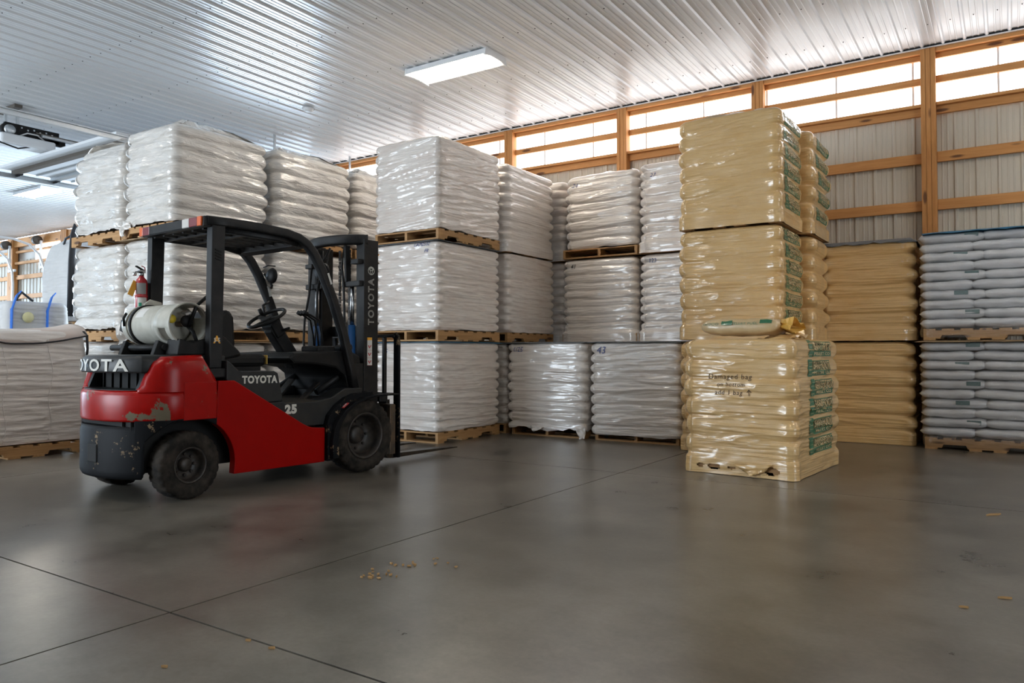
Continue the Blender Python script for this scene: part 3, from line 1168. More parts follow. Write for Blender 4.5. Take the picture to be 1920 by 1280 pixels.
def marker(t, W_, zb, body, u, z, size, ink='ink_blue', shear=0.25, off=0.006, offset=0.0, space=1.0):
    v, f = text_mesh(body, size, offset * size, shear, 0.0, space, fine=0.03)
    return W_.stick('lettering', ink, t, v, f, W_.front(u), z - zb, off, zb)


def sheet(name, label, x0, x1, y0, y1, z, m, th=0.006, sag=0.012, group=None):
    nx, ny = 14, 14
    vs, fs = [], []
    for s in (0, 1):
        for j in range(ny + 1):
            for i in range(nx + 1):
                a, b = i / nx, j / ny
                e = max(abs(a - 0.5), abs(b - 0.5)) * 2
                zz = -sag * max(0, (e - 0.86) / 0.14) ** 2 * (0.5 + random.random() * 0.6)
                vs.append((x0 + (x1 - x0) * a - (x0 + x1) / 2, y0 + (y1 - y0) * b - (y0 + y1) / 2, zz + s * th))
    N = (nx + 1) * (ny + 1)
    for s in (0, 1):
        for j in range(ny):
            for i in range(nx):
                q = s * N + j * (nx + 1) + i
                f = (q, q + 1, q + nx + 2, q + nx + 1)
                fs.append(f if s else tuple(reversed(f)))
    rim = [i for i in range(nx + 1)] + [(j + 1) * (nx + 1) - 1 for j in range(1, ny + 1)] + [ny * (nx + 1) + i for i in range(nx - 1, -1, -1)] + [j * (nx + 1) for j in range(ny - 1, 0, -1)]
    for i in range(len(rim)):
        a, b = rim[i], rim[(i + 1) % len(rim)]
        fs.append((a, a + N, b + N, b))
    me = bpy.data.meshes.new(name)
    me.from_pydata(vs, [], fs)
    o = link(name, me, m)
    o.location = ((x0 + x1) / 2, (y0 + y1) / 2, z)
    return tag(o, label, 'sheet', group or ('cardboard sheets between glossy pallets' if name == 'cardboard_sheet' else 'slip sheets on the stacked pallets'))


LV = 1.18
def loose_film(name, parent, m, pts, th=0.002, noise=0.012, seed=1):
    """small crumpled piece of film spanned between corner points (quad)"""
    n = 9
    A, B, C, D = [Vector(p) for p in pts]
    vs, fs = [], []
    for j in range(n + 1):
        for i in range(n + 1):
            a, b = i / n, j / n
            p = (A * (1 - a) + B * a) * (1 - b) + (D * (1 - a) + C * a) * b
            q = float(vnoise(a * 5 + seed, b * 5, seed)) - 0.5
            nn = (B - A).cross(D - A).normalized()
            vs.append(tuple(p + nn * q * noise * 2))
    for j in range(n):
        for i in range(n):
            k = j * (n + 1) + i
            fs.append((k, k + 1, k + n + 2, k + n + 1))
    me = bpy.data.meshes.new(name)
    me.from_pydata(vs, [], fs)
    for p in me.polygons:
        p.use_smooth = True
    o = link(name, me, m, parent)
    md = o.modifiers.new('thick', 'SOLIDIFY')
    md.thickness = th
    return o


white = dict(r=0.055, ac=0.042, af=0.005, wr=0.013, wz=30, tilt=0.03, belly=0.010, top=0.04, dome=0.012)

# --- G: the tall corner stack
g1, G1, zb = load('wrapped_pallet', 'white wrapped pallet on the floor marked 35 behind the fork tips', -6.46, -5.47, 6.73, 7.98, 0, LV - 0.008, 'film_white', 9, 11, 'y', ragged=0.012, shrink=0.01, **white)
marker(g1, G1, zb, '35', -0.33, 1.06, 0.085)
sheet('slip_sheet', 'blue grey slip sheet under the middle pallet of the tall corner stack', -6.49, -5.45, 6.71, 8.0, LV - 0.008, 'sheet_blue')
g2, G2, zb = load('wrapped_pallet', 'white wrapped pallet in the middle of the tall corner stack beside the mast', -6.46, -5.47, 6.73, 7.98, LV, LV - 0.01, 'film_white', 10, 12, 'y', ragged=0.012, shrink=0.01, **white)
marker(g2, G2, zb, 'LAM2532', 0.24, 1.135, 0.06)
marker(g2, G2, zb, 'FR', 0.31, 1.055, 0.06)
sheet('slip_sheet', 'dark slip sheet under the top pallet of the tall corner stack', -6.49, -5.45, 6.71, 8.0, 2 * LV - 0.008, 'sheet_grey')
g3, G3, zb = load('wrapped_pallet', 'white wrapped pallet on top of the tall corner stack below the tube light', -6.46, -5.47, 6.73, 7.98, 2 * LV, LV + 0.05, 'film_white', 9, 13, 'y', ragged=0.015,
                  r=0.055, ac=0.030, af=0.005, wr=0.014, wz=22, tilt=-0.10, belly=0.010, top=0.05, dome=0.07, lean=(-0.02, 0.02))

# --- H: behind G
sheet('slip_sheet', 'grey slip sheet on the lowest pallet behind the tall corner stack', -6.44, -5.40, 8.08, 9.3, LV - 0.008, 'sheet_grey')
load('wrapped_pallet', 'dim white wrapped pallet on the floor in the gap behind the tall corner stack', -6.44, -5.45, 8.1, 9.28, 0, LV - 0.008, 'film_white', 9, 21, 'y', **white)
load('wrapped_pallet', 'pinkish white wrapped pallet in the middle behind the tall corner stack', -6.44, -5.43, 8.1, 9.28, LV, LV - 0.01, 'film_white', 9, 22, 'y', ragged=0.01, **white)
load('wrapped_pallet', 'white wrapped pallet at the top behind the tall corner stack with puffed corner', -6.44, -5.44, 8.1, 9.28, 2 * LV, LV, 'film_white_shiny', 8, 23, 'y', over_pallet=True,
     r=0.07, ac=0.055, af=0.010, wr=0.006, wz=30, tilt=0.05, belly=0.012, top=0.06, dome=0.05)

# --- T: in the gap by the wall
for k, lab in enumerate(('white wrapped pallet on the floor in the dark gap by the wall', 'white wrapped pallet at mid height in the dark gap by the wall', 'white wrapped pallet on top in the narrow gap by the wall')):
    load('wrapped_pallet', lab, -6.38, -5.33, 9.42, 10.5, k * LV, LV - 0.008, 'film_white', 8, 31 + k, 'y', over_pallet=k > 0, r=0.08, ac=0.04, af=0.016, wr=0.005, wz=30, tilt=0.03, belly=0.012, top=0.07, dome=0.03)

# --- F: low front row
f1, F1, zb = load('wrapped_pallet', 'low white wrapped pallet with ragged film at its foot, beside the tall corner stack', -5.385, -4.275, 8.06, 9.15, 0, LV - 0.008, 'film_white_shiny', 9, 41, 'y', ragged=0.05, drop=0.07, pw=(1.05, 1.02),
                  r=0.06, ac=0.042, af=0.008, wr=0.0135, wz=32, tilt=0.02, belly=0.014, top=0.05, dome=0.01)
marker(f1, F1, zb, '1/25', -0.40, 1.085, 0.085)
sheet('slip_sheet', 'dark sheet on the low white pallet beside the tall corner stack', -5.42, -4.26, 8.03, 9.17, LV - 0.008, 'sheet_grey')
f2, F2, zb = load('wrapped_pallet', 'low white wrapped pallet with big blue 43, next to the yellow tower', -4.19, -3.07, 8.06, 9.15, 0, LV - 0.008, 'film_white_shiny', 9, 42, 'y', ragged=0.015, drop=0.065, pw=(1.05, 1.02),
                  r=0.06, ac=0.042, af=0.008, wr=0.0135, wz=30, tilt=-0.05, belly=0.014, top=0.05, dome=0.01)
marker(f2, F2, zb, '43', -0.42, 1.075, 0.12)
sheet('slip_sheet', 'dark sheet on the low white pallet next to the yellow tower', -4.22, -3.05, 8.03, 9.17, LV - 0.008, 'sheet_grey')

# --- R: the row behind, against the wall
for k, (x0, x1) in enumerate(((-5.26, -4.13), (-4.10, -2.98))):
    load('wrapped_pallet', ('hidden white wrapped pallet on the floor behind the ragged low pallet', 'hidden white wrapped pallet on the floor close behind the big blue 43')[k], x0, x1, 9.25, 10.42, 0, LV - 0.008, 'film_white', 9, 51 + k, 'y', ds=0.04, dz=0.03, **white)
r12, R12, zb = load('wrapped_pallet', 'white wrapped pallet marked 41 above the front row', -5.26, -4.13, 9.25, 10.42, LV, LV - 0.01, 'film_white_shiny', 9, 53, 'y', shrink=0.015, over_pallet=True,
                    r=0.08, ac=0.036, af=0.013, wr=0.0075, wz=36, tilt=-0.05, belly=0.012, top=0.06, dome=0.01)
marker(r12, R12, zb, '41', -0.40, 1.07, 0.09, 'print_black')
r13, R13, zb = load('wrapped_pallet', 'white wrapped pallet marked 24 on top in front of the wall post', -5.25, -4.12, 9.25, 10.42, 2 * LV, LV, 'film_white_shiny', 8, 54, 'y', shrink=0.025, ragged=0.02,
                    r=0.09, ac=0.040, af=0.018, wr=0.0085, wz=26, tilt=-0.07, belly=0.02, top=0.10, dome=0.06, lean=(0.02, 0.0))
marker(r13, R13, zb, '24', -0.40, 1.03, 0.085, 'ink_blue')
r22, R22, zb = load('wrapped_pallet', 'white wrapped pallet with blue numbers beside the yellow tower at mid height', -4.09, -2.97, 9.25, 10.42, LV, LV - 0.01, 'film_white_shiny', 9, 55, 'y', shrink=0.015, over_pallet=True,
                    r=0.08, ac=0.040, af=0.015, wr=0.009, wz=34, tilt=-0.06, belly=0.012, top=0.06, dome=0.01)
marker(r22, R22, zb, '123', -0.37, 1.08, 0.075)
r23, R23, zb = load('wrapped_pallet', 'white wrapped pallet on top beside the yellow tower with torn wrap at its foot', -4.09, -2.97, 9.25, 10.42, 2 * LV, LV + 0.03, 'film_white', 9, 56, 'y', shrink=0.015, over_pallet=True,
                    r=0.09, ac=0.045, af=0.012, wr=0.006, wz=40, tilt=-0.05, belly=0.015, top=0.09, dome=0.04)
marker(r23, R23, zb, '27', -0.36, 1.03, 0.075)

# --- I: the glossy stacks behind the forklift
clear = dict(r=0.09, ac=0.030, af=0.024, wr=0.012, wz=14, tilt=0.08, belly=0.02, top=0.10, dome=0.10, crinkle=0.005)
labI = {
    (0, 0): 'glossy white wrapped pallet on the floor behind the gas cylinder', (0, 1): 'glossy white wrapped pallet at mid height behind the roll cage',
    (0, 2): 'glossy white wrapped pallet on top with its corner towards the viewer',
    (1, 0): 'glossy white wrapped pallet on the floor behind the steering wheel', (1, 1): 'glossy white wrapped pallet at mid height behind the steering wheel',
    (1, 2): 'glossy white wrapped pallet on top above the mast of the forklift',
    (2, 0): 'glossy white wrapped pallet on the floor behind the mast', (2, 1): 'glossy white wrapped pallet at mid height behind the mast',
    (2, 2): 'narrow view of a glossy white wrapped pallet on top beside the tall corner stack',
    (3, 0): 'glossy white wrapped pallet on the floor behind the bulk bag', (3, 1): 'glossy white wrapped pallet at mid height above the bulk bag',
    (3, 2): 'glossy white wrapped pallet on top under the raised overhead door'}
posI = [(-8.64, -7.62, 4.78, 6.08), (-8.64, -7.60, 6.14, 7.46), (-8.64, -7.62, 7.54, 8.8), (-9.82, -8.70, 4.80, 6.05)]
for c, (x0, x1, y0, y1) in enumerate(posI):
    for k in range(3):
        kw = dict(clear)
        if k < 2:
            kw.update(dome=0.0, top=0.07)
        elif c == 3:
            kw.update(top=0.30, dome=0.08)
        else:
            kw.update(top=0.14)
        ti, _, _ = load('wrapped_pallet', labI[(c, k)], x0, x1, y0, y1, k * LV, LV - 0.008 + (0.10 if k == 2 else 0), 'film_clear', 7, 60 + 3 * c + k, 'x' if c in (0, 3) else 'y', ragged=0.03, shrink=0.028, **kw)
        if k == 1:
            i_mid = ti
        elif k == 2:
            i_top = ti
    if c == 0:
        loose_film('film_flap', i_mid, 'film_clear', [(-0.50, -0.66, 0.22), (-0.18, -0.67, 0.25), (-0.26, -0.70, 0.02), (-0.44, -0.69, -0.06)], noise=0.05, seed=14)
        loose_film('film_flap', i_top, 'film_clear', [(-0.52, -0.66, 0.20), (-0.30, -0.66, 0.22), (-0.36, -0.68, 0.06), (-0.42, -0.68, 0.0)], noise=0.05, seed=15)
for k in (1, 2):
    sheet('cardboard_sheet', ('brown cardboard sheet under the middle glossy pallet behind the forklift', 'brown cardboard sheet under the top glossy corner pallet')[k - 1], -8.66, -7.60, 4.76, 6.1, k * LV - 0.008, 'cardboard', 0.007)

# --- yellow pellet pallets with the green print
yel = dict(r=0.06, ac=0.036, af=0.007, wr=0.012, wz=28, tilt=0.03, belly=0.012, top=0.05, dome=0.012)


def green_print(t, W_, zb, layers, y0, y1, hh=0.132, skip=()):
    """one green emblem per bag on the right-hand face: plaid block, name in pale letters, second line"""
    Ls = y1 - y0
    H = W_.h - W_.skirt
    bgv, bgf, lv, lf = [], [], [], []
    t1, f1_ = text_mesh('BAREFOOT', 0.125, 0.002, 0.0, 0.0, 0.92, fine=0.03)
    t0, f0_ = text_mesh('BAREFOOT', 0.125, 0.0085, 0.0, 0.0, 0.92, fine=0.03)
    t2, f2_ = text_mesh('PELLET CO', 0.05, 0.001, 0.0, 0.0, 1.05, fine=0.03)

    def grid(u0, z0, u1, z1, nu, nz, wob=0.0):
        n0 = len(bgv)
        for j in range(nz + 1):
            for i in range(nu + 1):
                u = u0 + (u1 - u0) * i / nu
                z = z0 + (z1 - z0) * j / nz
                if wob and i == 0:
                    u += wob * math.sin(j * 2.1 + z0 * 40)
                bgv.append((u, z))
        for j in range(nz):
            for i in range(nu):
                a = n0 + j * (nu + 1) + i
                bgf.append((a, a + 1, a + nu + 2, a + nu + 1))

    u0 = W_.side(0.0)
    for k in range(layers):
        if k in skip:
            continue
        for q in (bgv, bgf, lv, lf):
            q.clear()
        zc = W_.skirt + (k + 0.5) * H / layers
        dy = 0.02 * math.sin(k * 2.3 + W_.seed)
        a = y0 + dy
        z0, z1 = zc - hh / 2, zc + hh / 2
        grid(a, z0 - 0.006, a + 0.11, z1 + 0.010, 6, 8, 0.012)            # block on the left of the emblem
        grid(a + 0.11, z0, y1 + dy, z0 + hh * 0.36, 22, 3)                 # lower band
        grid(a + 0.11, z1 - 0.007, y1 + dy, z1, 22, 1)                     # line over the name
        grid(y1 + dy - 0.012, z0, y1 + dy, z1, 1, 8)                       # end bar
        nm = t1.copy()
        sx = (Ls - 0.15) / (t1[:, 0].max() - t1[:, 0].min())
        sz = (hh * 0.52) / (t1[:, 1].max() - t1[:, 1].min())
        # green name with pale heart
        for (grow, dest_v, dest_f) in ((1, bgv, bgf),):
            n0 = len(dest_v)
            dest_v += [(a + 0.11 + (Ls - 0.11) / 2 + p[0] * sx, zc + hh * 0.17 + p[1] * sz) for p in t0]
            dest_f += [tuple(i + n0 for i in f) for f in f0_]
        n0 = len(lv)
        lv += [(a + 0.108 + (Ls - 0.11) / 2 + p[0] * sx - 0.002, zc + hh * 0.17 + p[1] * sz + 0.002) for p in nm]
        lf += [tuple(i + n0 for i in f) for f in f1_]
        n0 = len(lv)
        sx2 = (Ls - 0.2) / (t2[:, 0].max() - t2[:, 0].min())
        lv += [(a + 0.11 + (Ls - 0.11) / 2 + p[0] * sx2, z0 + hh * 0.18 + p[1] * 0.72) for p in t2]
        lf += [tuple(i + n0 for i in f) for f in f2_]
        for j in range(4):                                                # pale lines across the block
            n0 = len(lv)
            zz = z0 + 0.014 + j * hh / 4
            lv += [(a + 0.012, zz), (a + 0.10, zz), (a + 0.10, zz + 0.003), (a + 0.012, zz + 0.003)]
            lf.append((n0, n0 + 1, n0 + 2, n0 + 3))
        W_.stick('logo_print', 'print_green', t, np.array(bgv), list(bgf), u0, 0.0, 0.0035, zb)
        W_.stick('logo_lettering', 'print_cream', t, np.array(lv), list(lf), u0, 0.0, 0.006, zb)


# the single pallet standing out in front
def yf_holes(u, z):
    uu = u - (0.94 / 2 - 0.09)
    n = vnoise(uu * 22, z * 40, 5)
    hit = np.zeros(len(u), bool)
    for (a, b, z0, z1) in ((-0.34, -0.27, 0.045, 0.085), (-0.24, -0.13, 0.035, 0.085), (-0.06, 0.01, 0.05, 0.075), (0.25, 0.39, 0.03, 0.095)):
        ca, cb = (a + b) / 2, (z0 + z1) / 2
        e = ((uu - ca) / ((b - a) / 2)) ** 2 + ((z - cb) / ((z1 - z0) / 2)) ** 2
        hit |= e < 0.7 + 0.6 * n
    return hit


yf, YF, zb = load('wrapped_pallet', 'yellow wrapped pellet pallet standing alone in front with black handwriting on it', -2.35, -1.41, 6.395, 7.645, 0, 1.165, 'film_yellow', 6, 71, 'x', rz=math.radians(-4.5),
                  over_pallet=True, ds=0.014, dz=0.009, holes=yf_holes, shrink=0.0, pw=(0.93, 1.24), **yel)
green_print(yf, YF, zb, 6, -0.26, 0.40)
for (s, u, z, sz) in (('Damaged bag', -0.065, 0.835, 0.062), ('on bottom', -0.055, 0.775, 0.05), ('add 1 bag', -0.075, 0.70, 0.055)):
    marker(yf, YF, zb, s, u, z, sz, 'ink_dark', 0.1, 0.004, 0.0, 1.15)
av = np.array([(-0.004, -0.03), (0.004, -0.03), (0.004, 0.03), (-0.004, 0.03), (0.0, 0.036), (0.026, 0.006), (0.022, 0.0), (-0.001, 0.026), (-0.026, 0.004), (-0.021, -0.002)]) * 0.8
YF.stick('lettering', 'ink_dark', yf, av, [(0, 1, 2, 3), (4, 7, 6, 5), (4, 8, 9, 7)], YF.front(0.105), 0.708 - zb, 0.0045, zb)


loose_film('film_flap', yf, 'film_yellow', [(-0.03, -0.66, 0.10), (0.30, -0.655, 0.125), (0.23, -0.665, 0.06), (0.12, -0.672, 0.015)], noise=0.02, seed=4)
loose_film('film_flap', f1, 'film_white_shiny', [(0.44, -0.575, 0.13), (0.575, -0.565, 0.13), (0.57, -0.58, 0.01), (0.50, -0.585, 0.0)], noise=0.02, seed=6)
loose_film('film_flap', f1, 'film_white_shiny', [(-0.22, -0.565, 0.13), (-0.02, -0.565, 0.12), (-0.06, -0.575, 0.085), (-0.16, -0.58, 0.055)], noise=0.02, seed=7)
loose_film('film_flap', yf, 'film_yellow', [(0.10, -0.50, 1.175), (0.44, -0.50, 1.175), (0.44, -0.12, 1.20), (0.16, -0.18, 1.205)], noise=0.03, seed=9)

# the opened bag lying on it


def pillow(L, B, Hh, seed, n=26, m=18, pinch=0.55):
    """filled bag: a flattened pillow with gathered ends, about 12 to 40 faces each way"""
    vs, fs = [], []
    for i in range(n + 1):
        a = i / n
        x = (a - 0.5) * L
        e = min(a, 1 - a) * 2
        k = min(1.0, e / 0.32)
        k = math.sqrt(max(0.0, 1 - (1 - k) ** 2))
        for j in range(m):
            t = 2 * PI * j / m
            ct, st = math.cos(t), math.sin(t)
            yy = B / 2 * math.copysign(abs(ct) ** 0.62, ct) * (pinch + (1 - pinch) * k + 0.02)
            zz = Hh / 2 * math.copysign(abs(st) ** 0.72, st) * max(0.05, k)
            q = float(vnoise(x * 7 + seed, t * 1.7, seed)) - 0.5
            q2 = float(vnoise(x * 19 + seed, t * 5, seed + 1)) - 0.5
            zz *= 1 + 0.30 * q + 0.16 * q2
            yy *= 1 + 0.05 * q
            vs.append((x, yy, zz))
    for i in range(n):
        for j in range(m):
            fs.append((i * m + j, i * m + (j + 1) % m, (i + 1) * m + (j + 1) % m, (i + 1) * m + j))
    fs.append(tuple(range(m)))
    fs.append(tuple(reversed(range(n * m, n * m + m))))
    me = bpy.data.meshes.new('bag')
    me.from_pydata(vs, [], fs)
    for p in me.polygons:
        p.use_smooth = True
    bm = bmesh.new()
    bm.from_mesh(me)
    bmesh.ops.recalc_face_normals(bm, faces=bm.faces)
    bm.to_mesh(me)
    bm.free()
    return me


mat('bag_yellow', (0.66, 0.50, 0.28), 0.35, coat=0.5, noise=(6, (0.58, 0.42, 0.22), 0.8, (1, 1, 1)), bump=(14, 0.4, 0.01, (1, 1, 1)))
mat('bag_inside', (0.72, 0.42, 0.08), 0.4, coat=0.3)
pb = thing('pellet_bag', 'half empty yellow pellet bag with green print lying on the front yellow pallet', 'bag', (-1.96, 6.74, 1.272), math.radians(-4))
link('bag_body', pillow(0.72, 0.40, 0.15, 3, 40, 26), 'bag_yellow', pb)
# torn open end
bm_v, bm_f = [], []
nn = 15
for i in range(4):
    for j in range(nn):
        t = 2 * PI * j / nn
        rr = 1 + 0.35 * i + 0.25 * math.sin(j * 2.3 + i)
        bm_v.append((0.325 + 0.045 * i + 0.012 * math.sin(j * 3.1), 0.115 * math.cos(t) * rr * 0.9, 0.02 - 0.012 * i + 0.034 * math.sin(t) * rr * (1 + 0.5 * math.sin(j * 1.7))))
for i in range(3):
    for j in range(nn):
        bm_f.append((i * nn + j, i * nn + (j + 1) % nn, (i + 1) * nn + (j + 1) % nn, (i + 1) * nn + j))
me = bpy.data.meshes.new('torn_mouth')
me.from_pydata(bm_v, [], bm_f)
o = link('torn_mouth', me, 'bag_inside', pb)
md = o.modifiers.new('thick', 'SOLIDIFY')
md.thickness = 0.003


def on_pillow(name, v, f, x0, t0, mname, L=0.72, B=0.40, Hh=0.15, seed=3, off=1.05):
    out = []
    for p in v:
        x = x0 + p[0]
        t = t0 - p[1] / 0.14
        a = x / L + 0.5
        e = min(a, 1 - a) * 2
        k = min(1.0, e / 0.32)
        k = math.sqrt(max(0.0, 1 - (1 - k) ** 2))
        ct, st = math.cos(t), math.sin(t)
        yy = B / 2 * math.copysign(abs(ct) ** 0.62, ct) * (0.55 + 0.45 * k + 0.02)
        zz = Hh / 2 * math.copysign(abs(st) ** 0.72, st) * max(0.05, k)
        q = float(vnoise(x * 7 + seed, (t % (2 * PI)) * 1.7, seed)) - 0.5
        q2 = float(vnoise(x * 19 + seed, (t % (2 * PI)) * 5, seed + 1)) - 0.5
        zz *= 1 + 0.30 * q + 0.16 * q2
        yy *= 1 + 0.05 * q
        out.append((x, yy * off, zz * off + 0.002))
    me = bpy.data.meshes.new(name)
    me.from_pydata(out, [], f)
    return link(name, me, mname, pb)


for (q, sz, x0) in (('WOOD', 0.045, -0.24), ('PELLET FUEL', 0.042, 0.07)):
    v, f = text_mesh(q, sz, 0.0, 0.0, 0.0, 1.0, fine=0.02)
    on_pillow('lettering', v, f, x0, 2.95, 'print_green')
bv = [(-0.05 + 0.10 * i / 6, -0.03 + 0.06 * j / 3) for j in range(4) for i in range(7)]
bf = [(j * 7 + i, j * 7 + i + 1, (j + 1) * 7 + i + 1, (j + 1) * 7 + i) for j in range(3) for i in range(6)]
on_pillow('logo_print', bv, bf, -0.09, 2.85, 'print_green')
on_pillow('logo_print', bv, bf, 0.25, 2.75, 'print_green')

# tower B and the one behind it, C
B_ = (-2.95, -1.90, 7.76, 8.66)
for k, lab in enumerate(('lowest yellow wrapped pallet of the three high tower, mostly hidden', 'middle yellow wrapped pallet of the three high tower', 'top yellow wrapped pallet of the three high tower under the ceiling')):
    kw = dict(yel)
    kw['seed'] = 0
    kw.pop('seed')
    if k == 2:
        kw.update(tilt=-0.09, wz=22, dome=0.06, wr=0.009, lean=(-0.0, 0.0))
    t, W_, zb = load('wrapped_pallet', lab, B_[0], B_[1], B_[2], B_[3], k * LV, LV - 0.008 + (0.02 if k == 2 else 0), 'film_yellow', 6, 81 + k, 'x', over_pallet=True, ds=0.016, dz=0.01, group=None, pw=(1.04, 0.89), **kw)
    green_print(t, W_, zb, 6, -0.30, 0.36)
for k, lab in enumerate(('lowest yellow wrapped pallet in the dark gap behind the three high tower', 'yellow wrapped pallet at mid height in the gap behind the three high tower', 'top yellow wrapped pallet with bulging corners behind the three high tower')):
    kw = dict(yel)
    kw.update(ac=0.075, af=0.022, wr=0.004)
    if k == 2:
        kw.update(dome=0.05)
    t, W_, zb = load('wrapped_pallet', lab, -2.86, -1.80, 8.74, 9.44 if k < 2 else 9.60, k * LV, LV - 0.008, 'film_yellow', 5, 91 + k, 'x', over_pallet=True, pw=(1.04, 0.69 if k < 2 else 0.85), **kw)
    if k == 2:
        green_print(t, W_, zb, 5, -0.20, 0.36)

# D: two high yellow stack to the right of the tower
for k, lab in enumerate(('yellow wrapped pallet on the floor below another right of the tower', 'yellow wrapped pallet with dark lid stacked right of the tower')):
    kw = dict(yel)
    kw.update(wr=0.010, wz=40, tilt=0.0, af=0.016, ac=0.06)
    load('wrapped_pallet', lab, -1.86 + 0.01 * k, -0.90 + 0.02 * k, 9.50, 10.50, k * LV, LV - 0.008 - 0.02 * k, 'film_yellow', 6, 97 + k, 'x', over_pallet=True, ds=0.016, dz=0.01, pw=(0.94, 0.98), **kw)
sheet('slip_sheet', 'dark lid sheet on the two high yellow stack', -1.87, -0.84, 9.46, 10.5, 2 * LV - 0.025, 'sheet_grey', 0.008, 0.05)

# E: silver bags under clear film, at the right-hand edge
E_X0, E_W, E_Y0, E_D = -0.80, 1.20, 9.34, 1.05
bagA = pillow(0.54, 0.46, 0.108, 5, 18, 14, 0.8)
bagB = pillow(0.76, 0.46, 0.108, 6, 22, 14, 0.8)
bagC = pillow(0.64, 0.46, 0.104, 7, 20, 14, 0.8)
for me in (bagA, bagB, bagC):
    me.materials.append(M['bag_silver'])
for lev, lab in enumerate(('silver pellet bags under clear film on the floor at the picture edge', 'upper pallet of silver pellet bags under clear film with blue sheet on top')):
    h = LV - 0.012
    t = thing('bagged_pallet', lab, 'pallet', (E_X0 + E_W / 2, E_Y0 + E_D / 2, lev * LV), 0, 'silver bag pallets')
    pallet_parts(t, 1.16, 1.02, 'x')
    n = 10
    lh = (h - PAL_H) / n
    for k in range(n):
        z = PAL_H + (k + 0.5) * lh
        if k % 2 == 0:
            rows = ((bagA, -E_W / 2 + 0.245), (bagB, E_W / 2 - 0.365))
        else:
            rows = ((bagC, -E_W / 2 + 0.30), (bagC, E_W / 2 - 0.32))
        for (me, xx) in rows:
            for yy in (-0.275, 0.275):
                o = link('bag', me, None, t)
                o.location = (xx + random.uniform(-0.012, 0.012), yy + random.uniform(-0.01, 0.01), z)
                o.rotation_euler = (0, random.uniform(-0.012, 0.012), random.uniform(-0.015, 0.015) + (PI if random.random() < 0.5 else 0))
        if k % 2 == 1:      # dark printed stripe of the bags
            MB().box((-0.22 if (k // 2) % 2 else -0.12, -0.508, z + 0.012), (0.13, 0.004, 0.045)).build('bag_print', 'bag_print', t)
    Wc = Wrap(E_W + 0.02, E_D + 0.03, h - 0.03, n, 111 + lev, r=0.10, ac=0.006, af=0.012, wr=0.003, wz=40, tilt=0.02, belly=0.004, top=0.04, dome=0.01)
    o = link('stretch_wrap', Wc.mesh('stretch_wrap', 0.03, 0.02), 'clear_wrap', t)
    o.location = (0, 0, 0.03)
sheet('slip_sheet', 'brown board under the upper pallet of silver bags', -0.86, 0.42, 9.30, 10.42, LV - 0.010, 'cardboard', 0.008)
sheet('slip_sheet', 'bright blue sheet covering the silver bags', -0.78, 0.42, 9.30, 10.42, 2 * LV - 0.010, 'sheet_blue', 0.010, 0.02)

# ------------------------------------------------------------------ bulk bags on the left


def bulk_bag(name, label, x0, x1, y0, y1, z0, h, m, flap, seed, sag=0.10, seams=True, taper=0.0, strap=None):
    cx, cy, w, d = (x0 + x1) / 2, (y0 + y1) / 2, x1 - x0, y1 - y0
    t = thing(name, label, 'bulk bag', (cx, cy, 0), 0, 'bulk bags')
    if z0 > 0:
        pallet_parts(t, w * 1.0, d * 0.98, 'y')
    W_ = Wrap(w - 0.06, d - 0.06, h, 1, seed, r=0.11, ac=0.0, af=0.0, wr=0.011, wz=20, tilt=0.02, belly=0.045, top=0.10, dome=-sag, crinkle=0.004)
    me = W_.mesh('bag_body', 0.022, 0.012)
    if taper > 0:
        for v in me.vertices:
            k = max(0, (v.co.z / h - 0.55) / 0.45)
            s = 1 - taper * k * k
            v.co.x *= s
            v.co.y *= s
    o = link('bag_body', me, m, t)
    o.location = (0, 0, z0 + 0.002)
    if seams:
        for q in (-0.17, 0.17):
            b = MB()
            pts = []
            for i in range(40):
                z = h * (0.02 + 0.9 * i / 39)
                X, Y, Z = W_.pos(np.array([W_.side(q * d + 0.02 * math.sin(i * 0.3))]), np.array([z]), 0.002)
                k = max(0, (z / h - 0.55) / 0.45)
                s = 1 - taper * k * k
                pts.append((float(X[0]) * s, float(Y[0]) * s, z + z0))
            b.tube(pts, 0.0035, 6)
            b.build('seam', m, t)
    return t, W_


jb, JB = bulk_bag('bulk_bag', 'low beige bulk bag with black piping on a pallet behind the forklift', -9.25, -8.16, 2.98, 4.20, PAL_H, 1.14, 'fabric_bag', True, 121, sag=0.04)
# slack top flap and its black piping
fl_v, fl_f = [], []
N1, N2 = 24, 16
for j in range(N2 + 1):
    for i in range(N1 + 1):
        a, b = i / N1, j / N2
        yy = -0.60 + 1.18 * a
        xx = 0.535 - 0.95 * b
        edge = 1 - math.sin(PI * a)
        zz = 1.245 + 0.055 * edge + 0.05 * math.sin(PI * min(1, b * 1.3)) + 0.03 * (float(vnoise(a * 6, b * 5, 8)) - 0.5)
        if j == 0:
            zz -= 0.06 + 0.05 * math.sin(PI * a)
            xx += 0.012
        fl_v.append((xx, yy, zz))
for j in range(N2):
    for i in range(N1):
        k = j * (N1 + 1) + i
        fl_f.append((k, k + 1, k + N1 + 2, k + N1 + 1))
me = bpy.data.meshes.new('top_flap')
me.from_pydata(fl_v, [], fl_f)
for p in me.polygons:
    p.use_smooth = True
o = link('top_flap', me, 'fabric_flap', jb)
md = o.modifiers.new('thick', 'SOLIDIFY')
md.thickness = 0.006
MB().tube([fl_v[i] for i in range(N1 + 1)], 0.008, 6).build('piping', 'strap_black', jb)
MB().tube([(0.50, 0.555, 1.265), (0.535, 0.575, 1.22), (0.53, 0.585, 1.08), (0.51, 0.58, 0.95)], 0.014, 6).build('lifting_strap', 'strap_black', jb)
